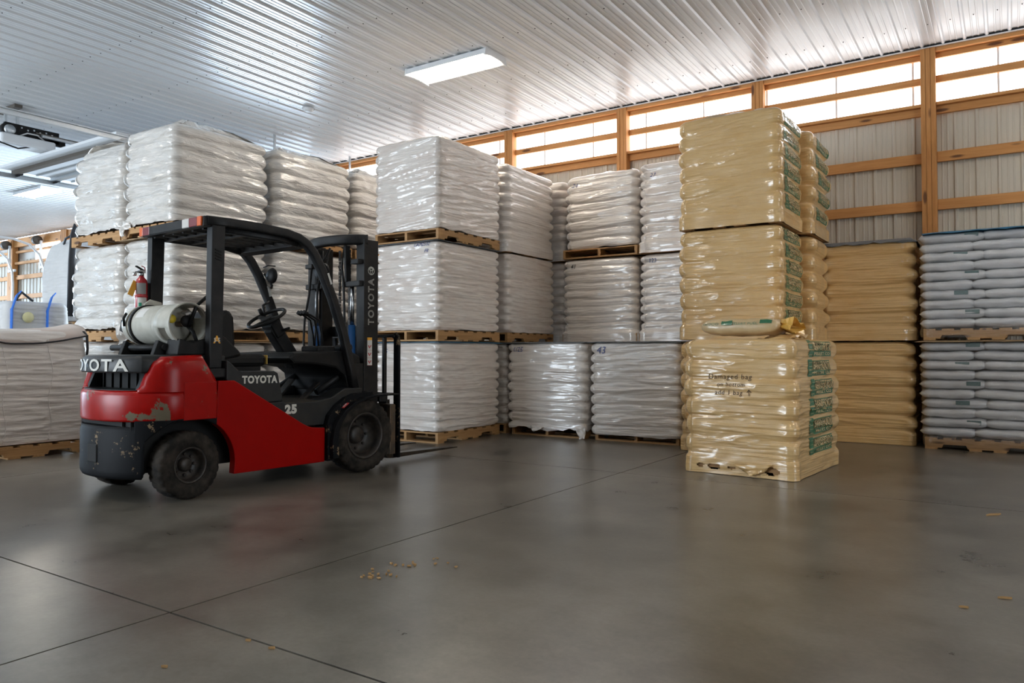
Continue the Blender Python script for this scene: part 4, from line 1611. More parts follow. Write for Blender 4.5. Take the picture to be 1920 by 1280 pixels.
MB().tube([(0.28, 0.38, 1.29), (0.40, 0.48, 1.285), (0.50, 0.555, 1.265)], 0.010, 6).build('lifting_strap', 'strap_black', jb)

kb0, KB0 = bulk_bag('bulk_bag', 'hidden lower white bulk bag carrying the one with the dark strap', -14.60, -13.45, 6.60, 7.60, PAL_H, 1.30, 'fabric_bag_white', False, 132, sag=0.0, seams=False)
kb, KB = bulk_bag('bulk_bag', 'upper white bulk bag with long dark corner strap behind the beige bag', -14.60, -13.45, 6.60, 7.60, PAL_H, 1.42, 'fabric_bag_white', False, 131, sag=-0.10, taper=0.16)
kb.location.z = 1.45
MB().tube([(0.50, -0.50, 0.22), (0.53, -0.51, 0.7), (0.55, -0.51, 1.2), (0.58, -0.50, 1.62), (0.60, -0.47, 1.78), (0.58, -0.42, 1.68)], 0.03, 8, flat=(0.05, 0.02)).build('lifting_strap', 'strap_black', kb)
MB().tube([(0.05, -0.40, 1.52), (0.20, -0.44, 1.60), (0.54, -0.50, 1.62)], 0.02, 8).build('lifting_strap', 'strap_black', kb)

lb, LB = bulk_bag('bulk_bag', 'white bulk bag with blue corner bands at the far left edge', -14.1, -12.95, 5.35, 6.35, PAL_H, 1.72, 'fabric_bag_white', False, 141, sag=0.02, seams=False)
for q in (-0.42, 0.10):
    MB().tube([(0.575, q, 0.2), (0.60, q, 1.0), (0.575, q + 0.02, 1.72), (0.50, q + 0.12, 1.95), (0.42, q + 0.2, 2.0)], 0.03, 8, flat=(0.010, 0.040)).build('lifting_strap', 'strap_blue', lb)
MB().tube([(0.3, -0.25, 1.85), (0.2, -0.1, 2.02), (0.25, 0.05, 1.88)], 0.02, 8).build('lifting_strap', 'strap_black', lb)
MB().lathe([(0.0, 0.0), (0.085, 0.0), (0.085, 0.004), (0.0, 0.004)], 24, 'X', (0.592, -0.17, 1.60)).build('round_print', 'print_pale', lb)

# ------------------------------------------------------------------ the forklift
FA = math.radians(-4.0)
fk = thing('forklift', 'red and black counterbalance forklift parked in front of the white stacks', 'forklift', (-5.4386, 3.2598, 0), FA)
BW = 0.57


TY0, TYB, TE = -0.07, -0.437, 2.05


def tail_y(x):
    return TY0 + (TYB - TY0) * (max(0.0, 1 - abs(x / BW) ** TE)) ** (1 / TE)


def outline(sc=1.0, n=28, yb=-0.437, cut=None, e=2.05, y0=-0.07):
    """plan of the rounded tail, right side round to left side"""
    pts = []
    for i in range(n + 1):
        x = BW * math.cos(PI * i / n)
        x = BW * math.copysign(abs(math.cos(PI * i / n)) ** 0.6, math.cos(PI * i / n))
        y = y0 + (yb - y0) * (max(0.0, 1 - abs(x / BW) ** e)) ** (1 / e)
        pts.append((x * sc, y * sc if sc != 1.0 else y))
    if cut is not None:
        pts = [p for p in pts if p[1] <= cut]
        pts = [(pts[0][0], cut)] + pts + [(pts[-1][0], cut)]
    return pts


def loft(rings, zs, caps=True):
    """rings of equal length at heights zs"""
    n = len(rings[0])
    vs = [(p[0], p[1], z) for r, z in zip(rings, zs) for p in r]
    fs = []
    for i in range(len(rings) - 1):
        for k in range(n):
            k2 = (k + 1) % n
            fs.append((i * n + k, i * n + k2, (i + 1) * n + k2, (i + 1) * n + k))
    m = MB()
    m.add(vs, fs, True)
    if caps:
        m.add([vs[k] for k in range(n)], [tuple(reversed(range(n)))])
        m.add([vs[(len(rings) - 1) * n + k] for k in range(n)], [tuple(range(n))])
    return m


def ring(sc, front, n=28):
    p = outline(1.0, n)
    p = [(x * sc, -0.06 + (y + 0.06) * sc) for (x, y) in p]
    return [(BW * sc, front)] + p + [(-BW * sc, front)]


# red counterweight ring
cw = loft([ring(0.985, 0.20), ring(1.0, 0.20), ring(1.0, 0.20), ring(0.985, 0.20), ring(0.955, 0.20)], [0.565, 0.58, 0.74, 0.768, 0.78]).build('counterweight', 'red_paint', fk)
# shoulders rising on both sides of the grille
for s in (1, -1):
    st = [(BW, 0.19), (BW, 0.15), (BW, 0.08), (BW, 0.0), (BW, -0.06)] + [p for p in outline(1.0, 90) if p[0] > 0.415 and p[1] < -0.075]
    cum = [0]
    for i in range(1, len(st)):
        cum.append(cum[-1] + math.hypot(st[i][0] - st[i - 1][0], st[i][1] - st[i - 1][1]))

    def top(y, x):
        if y > 0.08:
            return 1.03 - (y - 0.08) / 0.11 * 0.17
        if y > -0.19:
            return 1.03 - 0.012 * (0.08 - y) / 0.27
        return float(np.interp(-y, [0.19, 0.245, 0.282, 0.31, 0.33], [1.018, 0.98, 0.90, 0.80, 0.775]))
    rows = []
    for (x, y) in st:
        zt = top(y, x)
        inn = 0.38
        yi = max(y, -0.27)
        zt0 = 0.77
        rows.append([(x, y, zt0), (x, y, zt0 + (zt - zt0) * 0.55), (x - 0.008, y + 0.003, zt - 0.045 if zt > 0.83 else zt0 + (zt - zt0) * 0.7), (x - 0.022, y + 0.008, zt - 0.012 if zt > 0.80 else zt), (x - 0.055, y + 0.02, zt), (inn, yi + 0.03, zt), (inn, yi + 0.03, zt0)])
    vs = [(p[0] * s, p[1], p[2]) for r in rows for p in r]
    q = 7
    fs = [(i * q + k, i * q + k + 1, (i + 1) * q + k + 1, (i + 1) * q + k) for i in range(len(rows) - 1) for k in range(q - 1)]
    m = MB().add(vs, fs, True)
    m.add(vs[:q], [tuple(range(q))])
    m.add(vs[-q:], [tuple(range(q))])
    m.build('shoulder', 'red_paint', fk)
    # raised inner panel of the shoulder
    MB().span((s * 0.555, -0.06, 0.565), (s * (BW + 0.004), 0.192, 0.835)).build('side_cover', 'red_paint', fk, 0.006)
# grille recess
MB().span((-0.40, -0.20, 0.775), (0.40, 0.15, 0.925)).build('grille_recess', 'dark_void', fk)
for i in range(6):
    MB().box((-0.32 + 0.128 * i, -0.204, 0.85), (0.014, 0.02, 0.14)).build('grille_bar', 'dark_void', fk)
loft([ring(0.93, 0.16), ring(0.94, 0.16)], [0.779, 0.786]).build('grille_ledge', 'grey_plastic', fk)
for s in (1, -1):
    MB().prism([(-0.30, 0.785), (-0.20, 0.785), (-0.20, 0.915), (-0.25, 0.915)], s * 0.36, s * 0.40, 'X').build('grille_cheek', 'grey_plastic', fk)
# black hood with the visor over the grille


def hood_ring(w, sc, front):
    p = [q for q in outline(1.0, 48) if abs(q[0]) <= w]
    n = 25
    xs_ = [w * math.cos(PI * i / (n - 1)) for i in range(n)]
    pts = []
    for x in xs_:
        y = tail_y(x)
        pts.append((x, -0.06 + (y + 0.06) * sc))
    return [(w, front)] + pts + [(-w, front)]


loft([hood_ring(0.445, 0.985, 0.10), hood_ring(0.45, 1.0, 0.10), hood_ring(0.45, 0.985, 0.10), hood_ring(0.44, 0.955, 0.10), hood_ring(0.42, 0.90, 0.10), hood_ring(0.39, 0.80, 0.10)],
     [0.905, 0.918, 0.99, 1.014, 1.026, 1.032]).build('rear_hood', 'grey_plastic', fk)
MB().span((-0.41, -0.05, 0.90), (0.41, 0.36, 1.024)).build('hood_panel', 'grey_plastic', fk, 0.012)
# lettering round the visor
v, f = text_mesh('TOYOTA', 0.098, 0.0022, 0.0, 0.0, 1.22, fine=0.02)
v = v * np.array([0.84 / (v[:, 0].max() - v[:, 0].min()), 1.2, 1.0]) + np.array([-0.035, 0.0, 0.0])
vp = hood_ring(0.45, 1.0, 0.10)[1:-1][::-1]       # left to right seen from behind is -x..: text runs from -x to +x
arc = [0]
for i in range(1, len(vp)):
    arc.append(arc[-1] + math.hypot(vp[i][0] - vp[i - 1][0], vp[i][1] - vp[i - 1][1]))
arc = np.array(arc) - arc[-1] / 2
vx = np.interp(v[:, 0], arc, [p[0] for p in vp])
vy = np.interp(v[:, 0], arc, [p[1] for p in vp])
me = bpy.data.meshes.new('lettering')
me.from_pydata([(float(a), float(b) - 0.004, 0.958 + float(c)) for a, b, c in zip(vx, vy, v[:, 1])], [], f)
link('lettering', me, 'white_letter', fk)

# lower black counterweight
LC = -0.285
lo = outline(1.0, 60, cut=LC)
rg = lambda k: [(x * k, LC + (y - LC) * k) for (x, y) in lo]
loft([rg(0.93), rg(0.985), rg(1.0), rg(1.0), rg(0.965), rg(0.96)], [0.165, 0.185, 0.22, 0.485, 0.505, 0.53]).build('lower_counterweight', 'black_worn', fk)
MB().span((-0.30, -0.36, 0.50), (0.30, -0.1, 0.575)).build('chassis_gap_shade', 'dark_void', fk)  # solid dark box; shade of the open gap put into its colour
for s in (1, -1):
    st = [(BW, 0.205), (BW, 0.16), (BW, 0.12), (BW, 0.06), (BW, 0.0), (BW, -0.05)] + [p for p in outline(1.0, 90) if p[0] > 0.36 and -0.33 < p[1] < -0.075]
    rows = []
    for (x, y) in st:
        zb_ = 0.235 + math.sqrt(max(0.0, 0.345 ** 2 - (y * 1.02) ** 2))
        if y < -0.285:
            zb_ = 0.40 - (-0.285 - y) * 4
        zb_ = min(zb_, 0.566)
        rows.append([(x - 0.13, y + 0.03, zb_), (x - 0.004, y, zb_), (x, y, zb_ + 0.012), (x, y, 0.572), (x - 0.13, y + 0.03, 0.572)])
    vs = [(p[0] * s, p[1], p[2]) for r in rows for p in r]
    fs = [(i * 5 + k, i * 5 + (k + 1) % 5, (i + 1) * 5 + (k + 1) % 5, (i + 1) * 5 + k) for i in range(len(rows) - 1) for k in range(5)]
    m = MB().add(vs, fs)
    m.add(vs[:5], [tuple(range(5))])
    m.add(vs[-5:], [tuple(range(5))])
    m.build('wheel_arch', 'black_worn', fk)
MB().box((0.03, -0.430, 0.335), (0.13, 0.03, 0.13), (0, 0, math.radians(3))).build('tow_pocket_shade', 'dark_void', fk, 0.008)  # dark box set in, standing in for a shaded hole

# chassis core
MB().span((-0.38, -0.34, 0.20), (0.38, 1.20, 0.62)).build('chassis', 'dark_void', fk)
MB().span((-0.42, 1.1, 0.22), (0.42, 1.72, 0.50)).build('front_axle_frame', 'black_paint', fk)
arc2 = [(0.345 * math.cos(math.radians(a)), 0.235 + 0.345 * math.sin(math.radians(a))) for a in range(56, -1, -7)]
for s in (1, -1):
    poly = [(0.203, 0.838), (0.335, 0.838), (0.352, 0.830), (0.96, 0.468), (1.005, 0.446), (1.05, 0.430), (1.18, 0.418), (1.178, 0.135), (0.338, 0.140)] + list(reversed(arc2))
    MB().prism(poly, s * 0.50, s * 0.572, 'X').build('side_panel', 'red_paint_clean', fk, 0.006)
    # step plate
    MB().span((s * 0.40, 0.93, 0.405), (s * 0.555, 1.19, 0.425)).build('step', 'black_plastic', fk, 0.004)
    # seat deck side with lettering
    poly = [(0.30, 0.845), (0.30, 0.99), (0.335, 0.97), (0.40, 0.912), (0.43, 0.905), (0.715, 0.902), (0.75, 0.885), (0.80, 0.66), (0.55, 0.65), (0.36, 0.76)]
    MB().prism(poly, s * 0.30, s * 0.525, 'X').build('deck_side', 'grey_plastic', fk, 0.008)
    poly = [(0.50, 0.50), (0.50, 0.648), (0.80, 0.655), (0.82, 0.640), (1.12, 0.640), (1.28, 0.665), (1.42, 0.735), (1.62, 0.735), (1.62, 0.50), (1.25, 0.44), (0.92, 0.44)]
    MB().prism(poly, s * 0.36, s * 0.53, 'X').build('body_side', 'grey_plastic', fk, 0.008)
put_text('lettering', 'TOYOTA', 'white_letter', fk, (0.5275, 0.585, 0.838), (0, 1, -0.01), (0, 0, 1), 0.078, fit=(0.315, 0.062), offset=0.0038, space=1.12)
put_text('lettering', '25', 'white_letter', fk, (0.5325, 0.868, 0.590), (0, 1, 0), (0, 0, 1), 0.086, fit=(0.115, 0.078), offset=0.0055, space=1.15)
mat('floor_dirty', (0.035, 0.029, 0.022), 0.8, spec=0.2, noise=(14, (0.085, 0.07, 0.05), 0.9, (1, 1, 1)))
MB().span((-0.50, 0.78, 0.585), (0.525, 1.56, 0.645)).build('floor_plate', 'floor_dirty', fk)
MB().span((-0.30, 0.30, 0.84), (0.30, 0.78, 0.90)).build('engine_hood', 'grey_plastic', fk, 0.01)
MB().bar((0.22, 1.18, 0.62), (0.22, 1.38, 0.78), 0.06, 0.02).build('pedal', 'rim_dark', fk)
MB().bar((-0.16, 1.22, 0.64), (-0.16, 1.38, 0.80), 0.08, 0.02).build('pedal', 'rim_dark', fk)

# fenders over the front wheels
for s in (1, -1):
    outer = [(1.21, 0.16), (1.205, 0.30), (1.225, 0.40), (1.27, 0.48), (1.34, 0.555), (1.44, 0.62), (1.56, 0.655), (1.70, 0.672), (1.98, 0.672)]
    inner = [(1.98, 0.660), (1.70, 0.655), (1.57, 0.635), (1.46, 0.60), (1.37, 0.535), (1.31, 0.46), (1.275, 0.38), (1.265, 0.30), (1.275, 0.16)]
    MB().prism(outer + inner, s * 0.50, s * 0.645, 'X').build('fender', 'black_worn', fk, 0.004)
    web = [(1.19, 0.43), (1.22, 0.52), (1.30, 0.60), (1.40, 0.66), (1.50, 0.69), (1.70, 0.70), (1.70, 0.655), (1.57, 0.635), (1.46, 0.60), (1.37, 0.535), (1.30, 0.46), (1.265, 0.30), (1.20, 0.20)]
    MB().prism(web, s * 0.44, s * 0.585, 'X').build('fender_web', 'black_worn', fk, 0.004)
    MB().span((s * 0.40, 1.19, 0.14), (s * 0.60, 1.235, 0.44)).build('mud_plate', 'black_worn', fk, 0.004)
put_text('warning_label', 'EI', 'label_red', fk, (0.615, 1.375, 0.592), (0.0, 0.78, 0.52), (-1, 0, 0), 0.055) if False else None
lb_ = MB().box((0.575, 1.372, 0.5945), (0.085, 0.07, 0.003), (math.radians(35), 0, 0)).build('warning_label', 'label_red', fk)
MB().box((0.575, 1.371, 0.5965), (0.055, 0.040, 0.003), (math.radians(35), 0, 0)).build('warning_label', 'label_white', fk)
MB().box((0.575, 1.371, 0.5985), (0.035, 0.022, 0.003), (math.radians(35), 0, 0)).build('warning_label', 'label_red', fk)


# wheels
def wheel(x_out, y, R, w, rim, s, steer=0.0, lugs=30):
    t = bpy.data.objects.new('wheel', None)
    COL.objects.link(t)
    t.parent = fk
    t.location = (s * (x_out - w / 2), y, R)
    t.rotation_euler = (0, 0, steer if s > 0 else PI + steer)
    h = w / 2
    n = lugs * 4

    def fn(r, a, k):
        if r > R * 0.93:
            ph = (k + (2 if a > 0 else 0)) % 4
            if abs(a) > h * 0.22 and ph == 0:
                return r - R * 0.045
        return r
    prof = [(rim, -h * 0.7), (rim * 1.10, -h * 0.95), (R * 0.80, -h * 1.0), (R * 0.93, -h * 0.92), (R * 0.985, -h * 0.80), (R * 1.0, -h * 0.4), (R, 0.0), (R * 1.0, h * 0.4),
            (R * 0.985, h * 0.80), (R * 0.93, h * 0.92), (R * 0.80, h * 1.0), (rim * 1.10, h * 0.95), (rim, h * 0.7)]
    MB().lathe(prof, n, 'X', fn=fn).build('tyre', 'rubber', t)
    dp = -0.55 if R > 0.3 else -0.1
    dish = [(rim * 1.02, -h * 0.6), (rim * 1.02, h * 0.72), (rim * 1.06, h * 0.86), (rim * 1.0, h * 0.90), (rim * 0.92, h * 0.80), (rim * 0.88, h * 0.30), (rim * 0.80, h * (dp + 0.1)), (rim * 0.52, h * dp), (0.0, h * dp)]
    MB().lathe(dish, 40, 'X').build('rim', 'rim_dark', t)
    hb = MB().lathe([(rim * 0.42, h * dp), (rim * 0.40, h * (dp + 0.28)), (rim * 0.30, h * (dp + 0.44)), (0.0, h * (dp + 0.46))], 28, 'X')
    for k in range(8):
        a = 2 * PI * k / 8
        hb.cyl((h * dp, rim * 0.6 * math.cos(a), rim * 0.6 * math.sin(a)), (h * (dp + 0.22), rim * 0.6 * math.cos(a), rim * 0.6 * math.sin(a)), 0.012, 6)
    hb.build('hub', 'rim_dark', t)
    return t


for s in (1, -1):
    wheel(0.565, 0.0, 0.243, 0.17, 0.125, s, math.radians(5), 26)
    wheel(0.615, 1.60, 0.318, 0.20, 0.195, s, 0.0, 30)

# overhead guard
rail = [(0.16, 2.03), (0.35, 2.035), (0.60, 2.035), (0.86, 2.022), (0.98, 2.000), (1.07, 1.955), (1.14, 1.885), (1.22, 1.76), (1.34, 1.52), (1.46, 1.22), (1.555, 0.90), (1.60, 0.70)]
for s in (1, -1):
    MB().tube([(s * 0.455, y, z) for (y, z) in rail], 0.03, 16, flat=(0.034, 0.036)).build('guard_rail', 'black_paint', fk)
    MB().tube([(s * 0.415, 0.30, 1.985), (s * 0.415, 0.86, 1.975), (s * 0.415, 1.0, 1.95)], 0.03, 12, flat=(0.02, 0.022)).build('guard_lip', 'black_paint', fk)
    p = MB()
    p.prism([(0.185, 0.93), (0.285, 0.93), (0.305, 2.005), (0.195, 2.005)], s * 0.41, s * 0.485, 'X')
    p.prism([(0.17, 0.86), (0.40, 0.86), (0.33, 0.93), (0.185, 0.93)], s * 0.40, s * 0.50, 'X')
    p.build('rear_pillar', 'black_paint', fk, 0.008)
    if s > 0:
        lv = MB()
        for k in range(4):
            lv.box((0.487, 0.245, 1.745 + 0.022 * k), (0.008, 0.055, 0.009), (math.radians(-16), 0, 0))
        lv.build('pillar_slot', 'dark_void', fk)
MB().prism([(0.13, 1.985), (0.19, 1.985), (0.195, 2.062), (0.135, 2.062)], -0.47, 0.475, 'X').build('rear_crossbar', 'black_paint', fk, 0.006)
for s in (1, -1):
    a, b = (0.40, 0.455) if s > 0 else (-0.47, -0.415)
    MB().span((a, 0.118, 1.988), (b, 0.136, 2.060)).build('tail_light', 'lens_orange', fk, 0.004)
    a, b = (0.29, 0.398) if s > 0 else (-0.413, -0.31)
    MB().span((a, 0.118, 1.990), (b, 0.136, 2.058)).build('tail_light', 'lens_red', fk, 0.004)
MB().span((0.19, 0.118, 1.990), (0.288, 0.136, 2.058)).build('tail_light', 'lens_white', fk, 0.004)
MB().span((-0.31, 0.120, 1.990), (0.19, 0.134, 2.058)).build('light_strip', 'black_plastic', fk, 0.004)
MB().prism([(1.00, 1.94), (1.08, 1.92), (1.09, 2.0), (1.02, 2.03)], -0.43, 0.43, 'X').build('front_crossbar', 'black_paint', fk, 0.006)
MB().span((-0.43, 0.52, 1.965), (0.43, 0.56, 2.0)).build('roof_crossbar', 'black_paint', fk, 0.003)
MB().span((-0.43, 0.30, 1.965), (0.43, 0.33, 2.0)).build('roof_crossbar', 'black_paint', fk, 0.003)
for k in range(6):
    xx = -0.36 + 0.144 * k
    MB().span((xx - 0.012, 0.19, 1.975), (xx + 0.012, 1.03, 2.015)).build('roof_bar', 'black_paint', fk, 0.003)

# mirror and grab handle on the far front pillar
mr = bpy.data.objects.new('mirror', None)
COL.objects.link(mr)
mr.parent = fk
mr.location = (-0.36, 1.30, 1.76)
MB().lathe([(0.0, -0.035), (0.05, -0.03), (0.075, 0.0), (0.07, 0.012), (0.0, 0.022)], 24, 'Y').build('mirror_shell', 'black_plastic', mr)
MB().tube([(-0.09, -0.03, 0.08), (-0.03, -0.02, 0.095), (0.05, 0.0, 0.085)], 0.006, 8).build('mirror_arm', 'black_plastic', mr)
MB().tube([(-0.09, -0.02, 0.02), (-0.04, 0.0, -0.05), (0.0, 0.0, -0.09), (-0.05, 0.03, -0.11)], 0.012, 8).build('mirror_arm', 'black_plastic', mr)
MB().tube([(-0.40, 1.30, 1.52), (-0.38, 1.22, 1.48), (-0.38, 1.24, 1.38), (-0.40, 1.32, 1.28), (-0.42, 1.40, 1.24)], 0.012, 8).build('grab_handle', 'black_plastic', fk)
MB().box((-0.418, 1.315, 1.62), (0.004, 0.03, 0.10), (math.radians(16), 0, 0)).build('warning_label', 'label_white', fk)
MB().box((0.493, 1.285, 1.68), (0.002, 0.02, 0.10), (math.radians(22), 0, 0)).build('warning_label', 'label_white', fk)
put_text('pillar_mark', 'A', 'label_orange', fk, (0.4872, 0.24, 1.145), (0, 1, 0), (0, 0, 1), 0.075, offset=0.003)
put_text('pillar_mark', 'S S', 'white_letter', fk, (0.4885, 0.24, 1.142), (0, 1, 0), (0, 0, 1), 0.042, offset=0.001)

# seat
st_ = bpy.data.objects.new('seat', None)
COL.objects.link(st_)
st_.parent = fk
MB().span((-0.24, 0.40, 0.93), (0.24, 0.84, 1.035)).build('seat_cushion', 'vinyl', st_, 0.035)
MB().span((-0.22, 0.842, 0.95), (0.236, 0.852, 1.025)).build('torn_edge', 'foam_yellow', st_, 0.004)
MB().span((-0.22, 0.40, 0.895), (0.22, 0.80, 0.935)).build('seat_base', 'black_plastic', st_, 0.008)
sbk = MB()
sbk.prism([(0.42, 1.0), (0.54, 1.0), (0.56, 1.12), (0.545, 1.33), (0.51, 1.385), (0.46, 1.385), (0.42, 1.33)], -0.23, 0.23, 'X')
sbk.build('seat_back', 'vinyl', st_, 0.04)
for s in (1, -1):
    MB().prism([(0.40, 0.98), (0.60, 1.02), (0.58, 1.06), (0.47, 1.16), (0.40, 1.20)], s * 0.20, s * 0.26, 'X').build('seat_wing', 'vinyl', st_, 0.02)

# steering column, wheel, levers, dashboard
MB().bar((0.0, 1.30, 0.93), (0.0, 1.05, 1.27), 0.13, 0.12, (0, 1, 0)).build('steering_column', 'black_plastic', fk, 0.02)
MB().bar((0.0, 1.11, 1.19), (0.0, 1.03, 1.31), 0.17, 0.10, (0, 1, 0)).build('column_shroud', 'black_plastic', fk, 0.02)
MB().bar((0.09, 1.10, 1.24), (0.16, 1.12, 1.26), 0.02, 0.02).build('column_switch', 'black_plastic', fk, 0.003)
swc, swn = Vector((0.0, 1.00, 1.345)), Vector((0.0, -0.50, 0.866))
su_, sv_ = Vector((1, 0, 0)), swn.cross(Vector((1, 0, 0)))
rim_pts = [swc + (su_ * math.cos(a) + sv_ * math.sin(a)) * 0.165 for a in [2 * PI * i / 40 for i in range(40)]]
sw = MB().tube(rim_pts, 0.015, 10, closed=True).build('steering_wheel', 'black_plastic', fk)
hubm = MB()
hubm.tube([swc - swn * 0.035, swc + swn * 0.004], 0.05, 16)
for a in (0.2, PI - 0.2, -PI / 2):
    hubm.bar(swc - swn * 0.012, swc + (su_ * math.cos(a) + sv_ * math.sin(a)) * 0.16, 0.035, 0.012, tuple(swn))
hubm.build('wheel_spokes', 'black_plastic', sw)
MB().tube([swc + (su_ * -0.9 + sv_ * 0.4) * 0.165, swc + (su_ * -0.9 + sv_ * 0.4) * 0.165 + swn * 0.06], 0.018, 10).build('wheel_knob', 'black_plastic', sw)
for i, xx in enumerate((0.20, 0.26, 0.32)):
    lv = MB().tube([(xx, 1.36, 1.05), (xx, 1.34, 1.20), (xx, 1.31, 1.33), (xx, 1.24 - 0.01 * i, 1.37), (xx, 1.20 - 0.015 * i, 1.385)], 0.009, 8).build('lever', 'black_plastic', fk)
    MB().tube([(xx, 1.215 - 0.015 * i, 1.38), (xx, 1.175 - 0.015 * i, 1.395)], 0.019, 10).build('lever_knob', 'black_plastic', lv)
cowl = [(0.93, 1.00), (0.98, 1.045), (1.34, 1.062), (1.60, 1.055), (1.69, 1.02), (1.715, 0.90), (1.70, 0.68), (1.56, 0.69), (1.52, 0.84), (1.42, 0.91), (1.20, 0.945), (0.98, 0.955)]
MB().prism(cowl, -0.46, 0.42, 'X').build('dashboard', 'black_plastic', fk, 0.02)
MB().box((0.26, 1.35, 1.075), (0.24, 0.20, 0.06)).build('lever_boot', 'black_plastic', fk, 0.02)
MB().box((0.34, 1.55, 1.085), (0.14, 0.14, 0.06), (0.2, 0, 0)).build('display_pod', 'black_plastic', fk, 0.02)
MB().box((0.395, 1.545, 1.10), (0.012, 0.09, 0.012), (0.5, 0, 0)).build('parking_lever', 'chrome_rod', fk)
MB().span((-0.45, 1.56, 0.60), (0.45, 1.70, 0.95)).build('cowl_plate', 'black_paint', fk)

# mast
for s in (1, -1):
    m = MB()
    m.span((s * 0.352, 1.745, 0.22), (s * 0.408, 1.915, 2.085))
    m.span((s * 0.30, 1.745, 0.22), (s * 0.36, 1.768, 2.06))
    m.span((s * 0.30, 1.892, 0.22), (s * 0.36, 1.915, 2.06))
    m.build('outer_mast_rail', 'black_paint', fk, 0.003)
    m = MB()
    m.span((s * 0.262, 1.80, 0.20), (s * 0.285, 1.93, 2.06))
    m.span((s * 0.262, 1.80, 0.20), (s * 0.32, 1.82, 2.06))
    m.span((s * 0.262, 1.91, 0.20), (s * 0.32, 1.93, 2.06))
    m.build('inner_mast_rail', 'black_plastic', fk, 0.003)
    cy_ = MB().cyl((s * 0.255, 1.735, 0.30), (s * 0.255, 1.735, 1.30), 0.034, 16).build('lift_cylinder', 'blue_paint', fk)
    MB().cyl((s * 0.255, 1.735, 1.30), (s * 0.255, 1.735, 1.70), 0.02, 12).build('cylinder_rod', 'chrome_rod', cy_)
    MB().box((s * 0.27, 1.735, 1.68), (0.24, 0.07, 0.05)).build('cylinder_clamp', 'black_paint', fk, 0.006)
    MB().box((s * 0.335, 1.72, 1.88), (0.10, 0.06, 0.045)).build('mast_bracket', 'black_paint', fk, 0.006)
    MB().bar((s * 0.20, 1.715, 2.04), (s * 0.215, 1.715, 1.70), 0.055, 0.03).build('hose_guide', 'black_plastic', fk, 0.003)
    MB().box((s * 0.20, 1.696, 1.90), (0.035, 0.004, 0.05)).build('warning_label', 'label_white', fk)
    MB().tube([(s * 0.16, 1.72, 2.02), (s * 0.15, 1.70, 1.85), (s * 0.19, 1.69, 1.66), (s * 0.20, 1.69, 1.45), (s * 0.22, 1.68, 1.1), (s * 0.22, 1.67, 0.7)], 0.012, 8).build('hydraulic_hose', 'vinyl', fk)
    MB().cyl((s * 0.30, 1.30, 0.70), (s * 0.31, 1.74, 0.95), 0.03, 12).build('tilt_cylinder', 'black_paint', fk)
# curved head bar of the mast
hp = []
for i in range(15):
    t = -1 + 2 * i / 14
    hp.append((0.395 * t, 1.80 - 0.17 * (1 - t * t) ** 0.8, 2.085))
MB().tube(hp, 0.03, 12, flat=(0.040, 0.046)).build('mast_head_bar', 'black_paint', fk)
for z in (0.42, 1.25):
    MB().span((-0.36, 1.905, z - 0.05), (0.36, 1.93, z + 0.05)).build('mast_crossmember', 'black_paint', fk, 0.004)
for s in (-0.07, 0.07):
    ch = MB()
    for k in range(44):
        ch.box((s, 1.86, 0.55 + 0.034 * k), (0.028 if k % 2 else 0.020, 0.014, 0.030))
    tag(ch.build('lift_chain', 'rim_dark', fk), kind='stuff')
MB().tube([(-0.03, 1.70, 2.03), (-0.06, 1.68, 1.80), (0.02, 1.66, 1.62), (0.14, 1.68, 1.58), (0.15, 1.69, 1.80), (0.10, 1.70, 1.85)], 0.006, 8).build('hydraulic_hose', 'vinyl', fk)
MB().tube([(-0.30, 1.71, 1.90), (-0.28, 1.66, 1.60), (-0.24, 1.58, 1.35), (-0.12, 1.48, 1.15), (-0.08, 1.46, 1.04)], 0.011, 8).build('hydraulic_hose', 'vinyl', fk)
# work lamp hanging under the head bar
wl_ = MB().lathe([(0.0, -0.04), (0.06, -0.035), (0.085, 0.0), (0.085, 0.03), (0.0, 0.035)], 20, 'Y', (-0.02, 1.60, 1.80)).build('work_lamp', 'black_plastic', fk)
MB().tube([(-0.02, 1.60, 1.88), (-0.02, 1.66, 1.96), (-0.02, 1.70, 2.03)], 0.012, 8).build('lamp_bracket', 'black_plastic', wl_)
# lettering on the mast side, reading upwards
put_text('lettering', 'TOYOTA', 'white_letter', fk, (0.4095, 1.828, 1.515), (0, 0, 1), (0, -1, 0), 0.10, fit=(0.43, 0.072), outline=0.0021, space=1.25)
em = MB()
for (a, b, ce_) in ((0.036, 0.036, 0.0), (0.013, 0.034, 0.0), (0.024, 0.012, 0.014)):
    pts = [(0.410, 1.828 + a * math.cos(2 * PI * i / 28), 1.80 + ce_ + b * math.sin(2 * PI * i / 28)) for i in range(28)]
    em.tube(pts, 0.0032, 6, closed=True)
em.build('emblem', 'white_letter', fk)
MB().span((0.408, 1.785, 0.93), (0.4105, 1.842, 1.16)).build('warning_label', 'label_white', fk)
MB().span((0.408, 1.785, 1.16), (0.4105, 1.842, 1.185)).build('warning_label', 'label_orange', fk)
wm_ = MB()
for k in range(3):
    wm_.box((0.4112, 1.805, 1.10 - 0.07 * k), (0.001, 0.010, 0.030), (0.5, 0, 0))
    wm_.box((0.4112, 1.824, 1.105 - 0.07 * k), (0.001, 0.008, 0.022), (-0.4, 0, 0))
    wm_.box((0.4112, 1.813, 1.068 - 0.07 * k), (0.001, 0.056, 0.002))
tag(wm_.build('warning_print', 'ext_red', fk), kind='stuff')

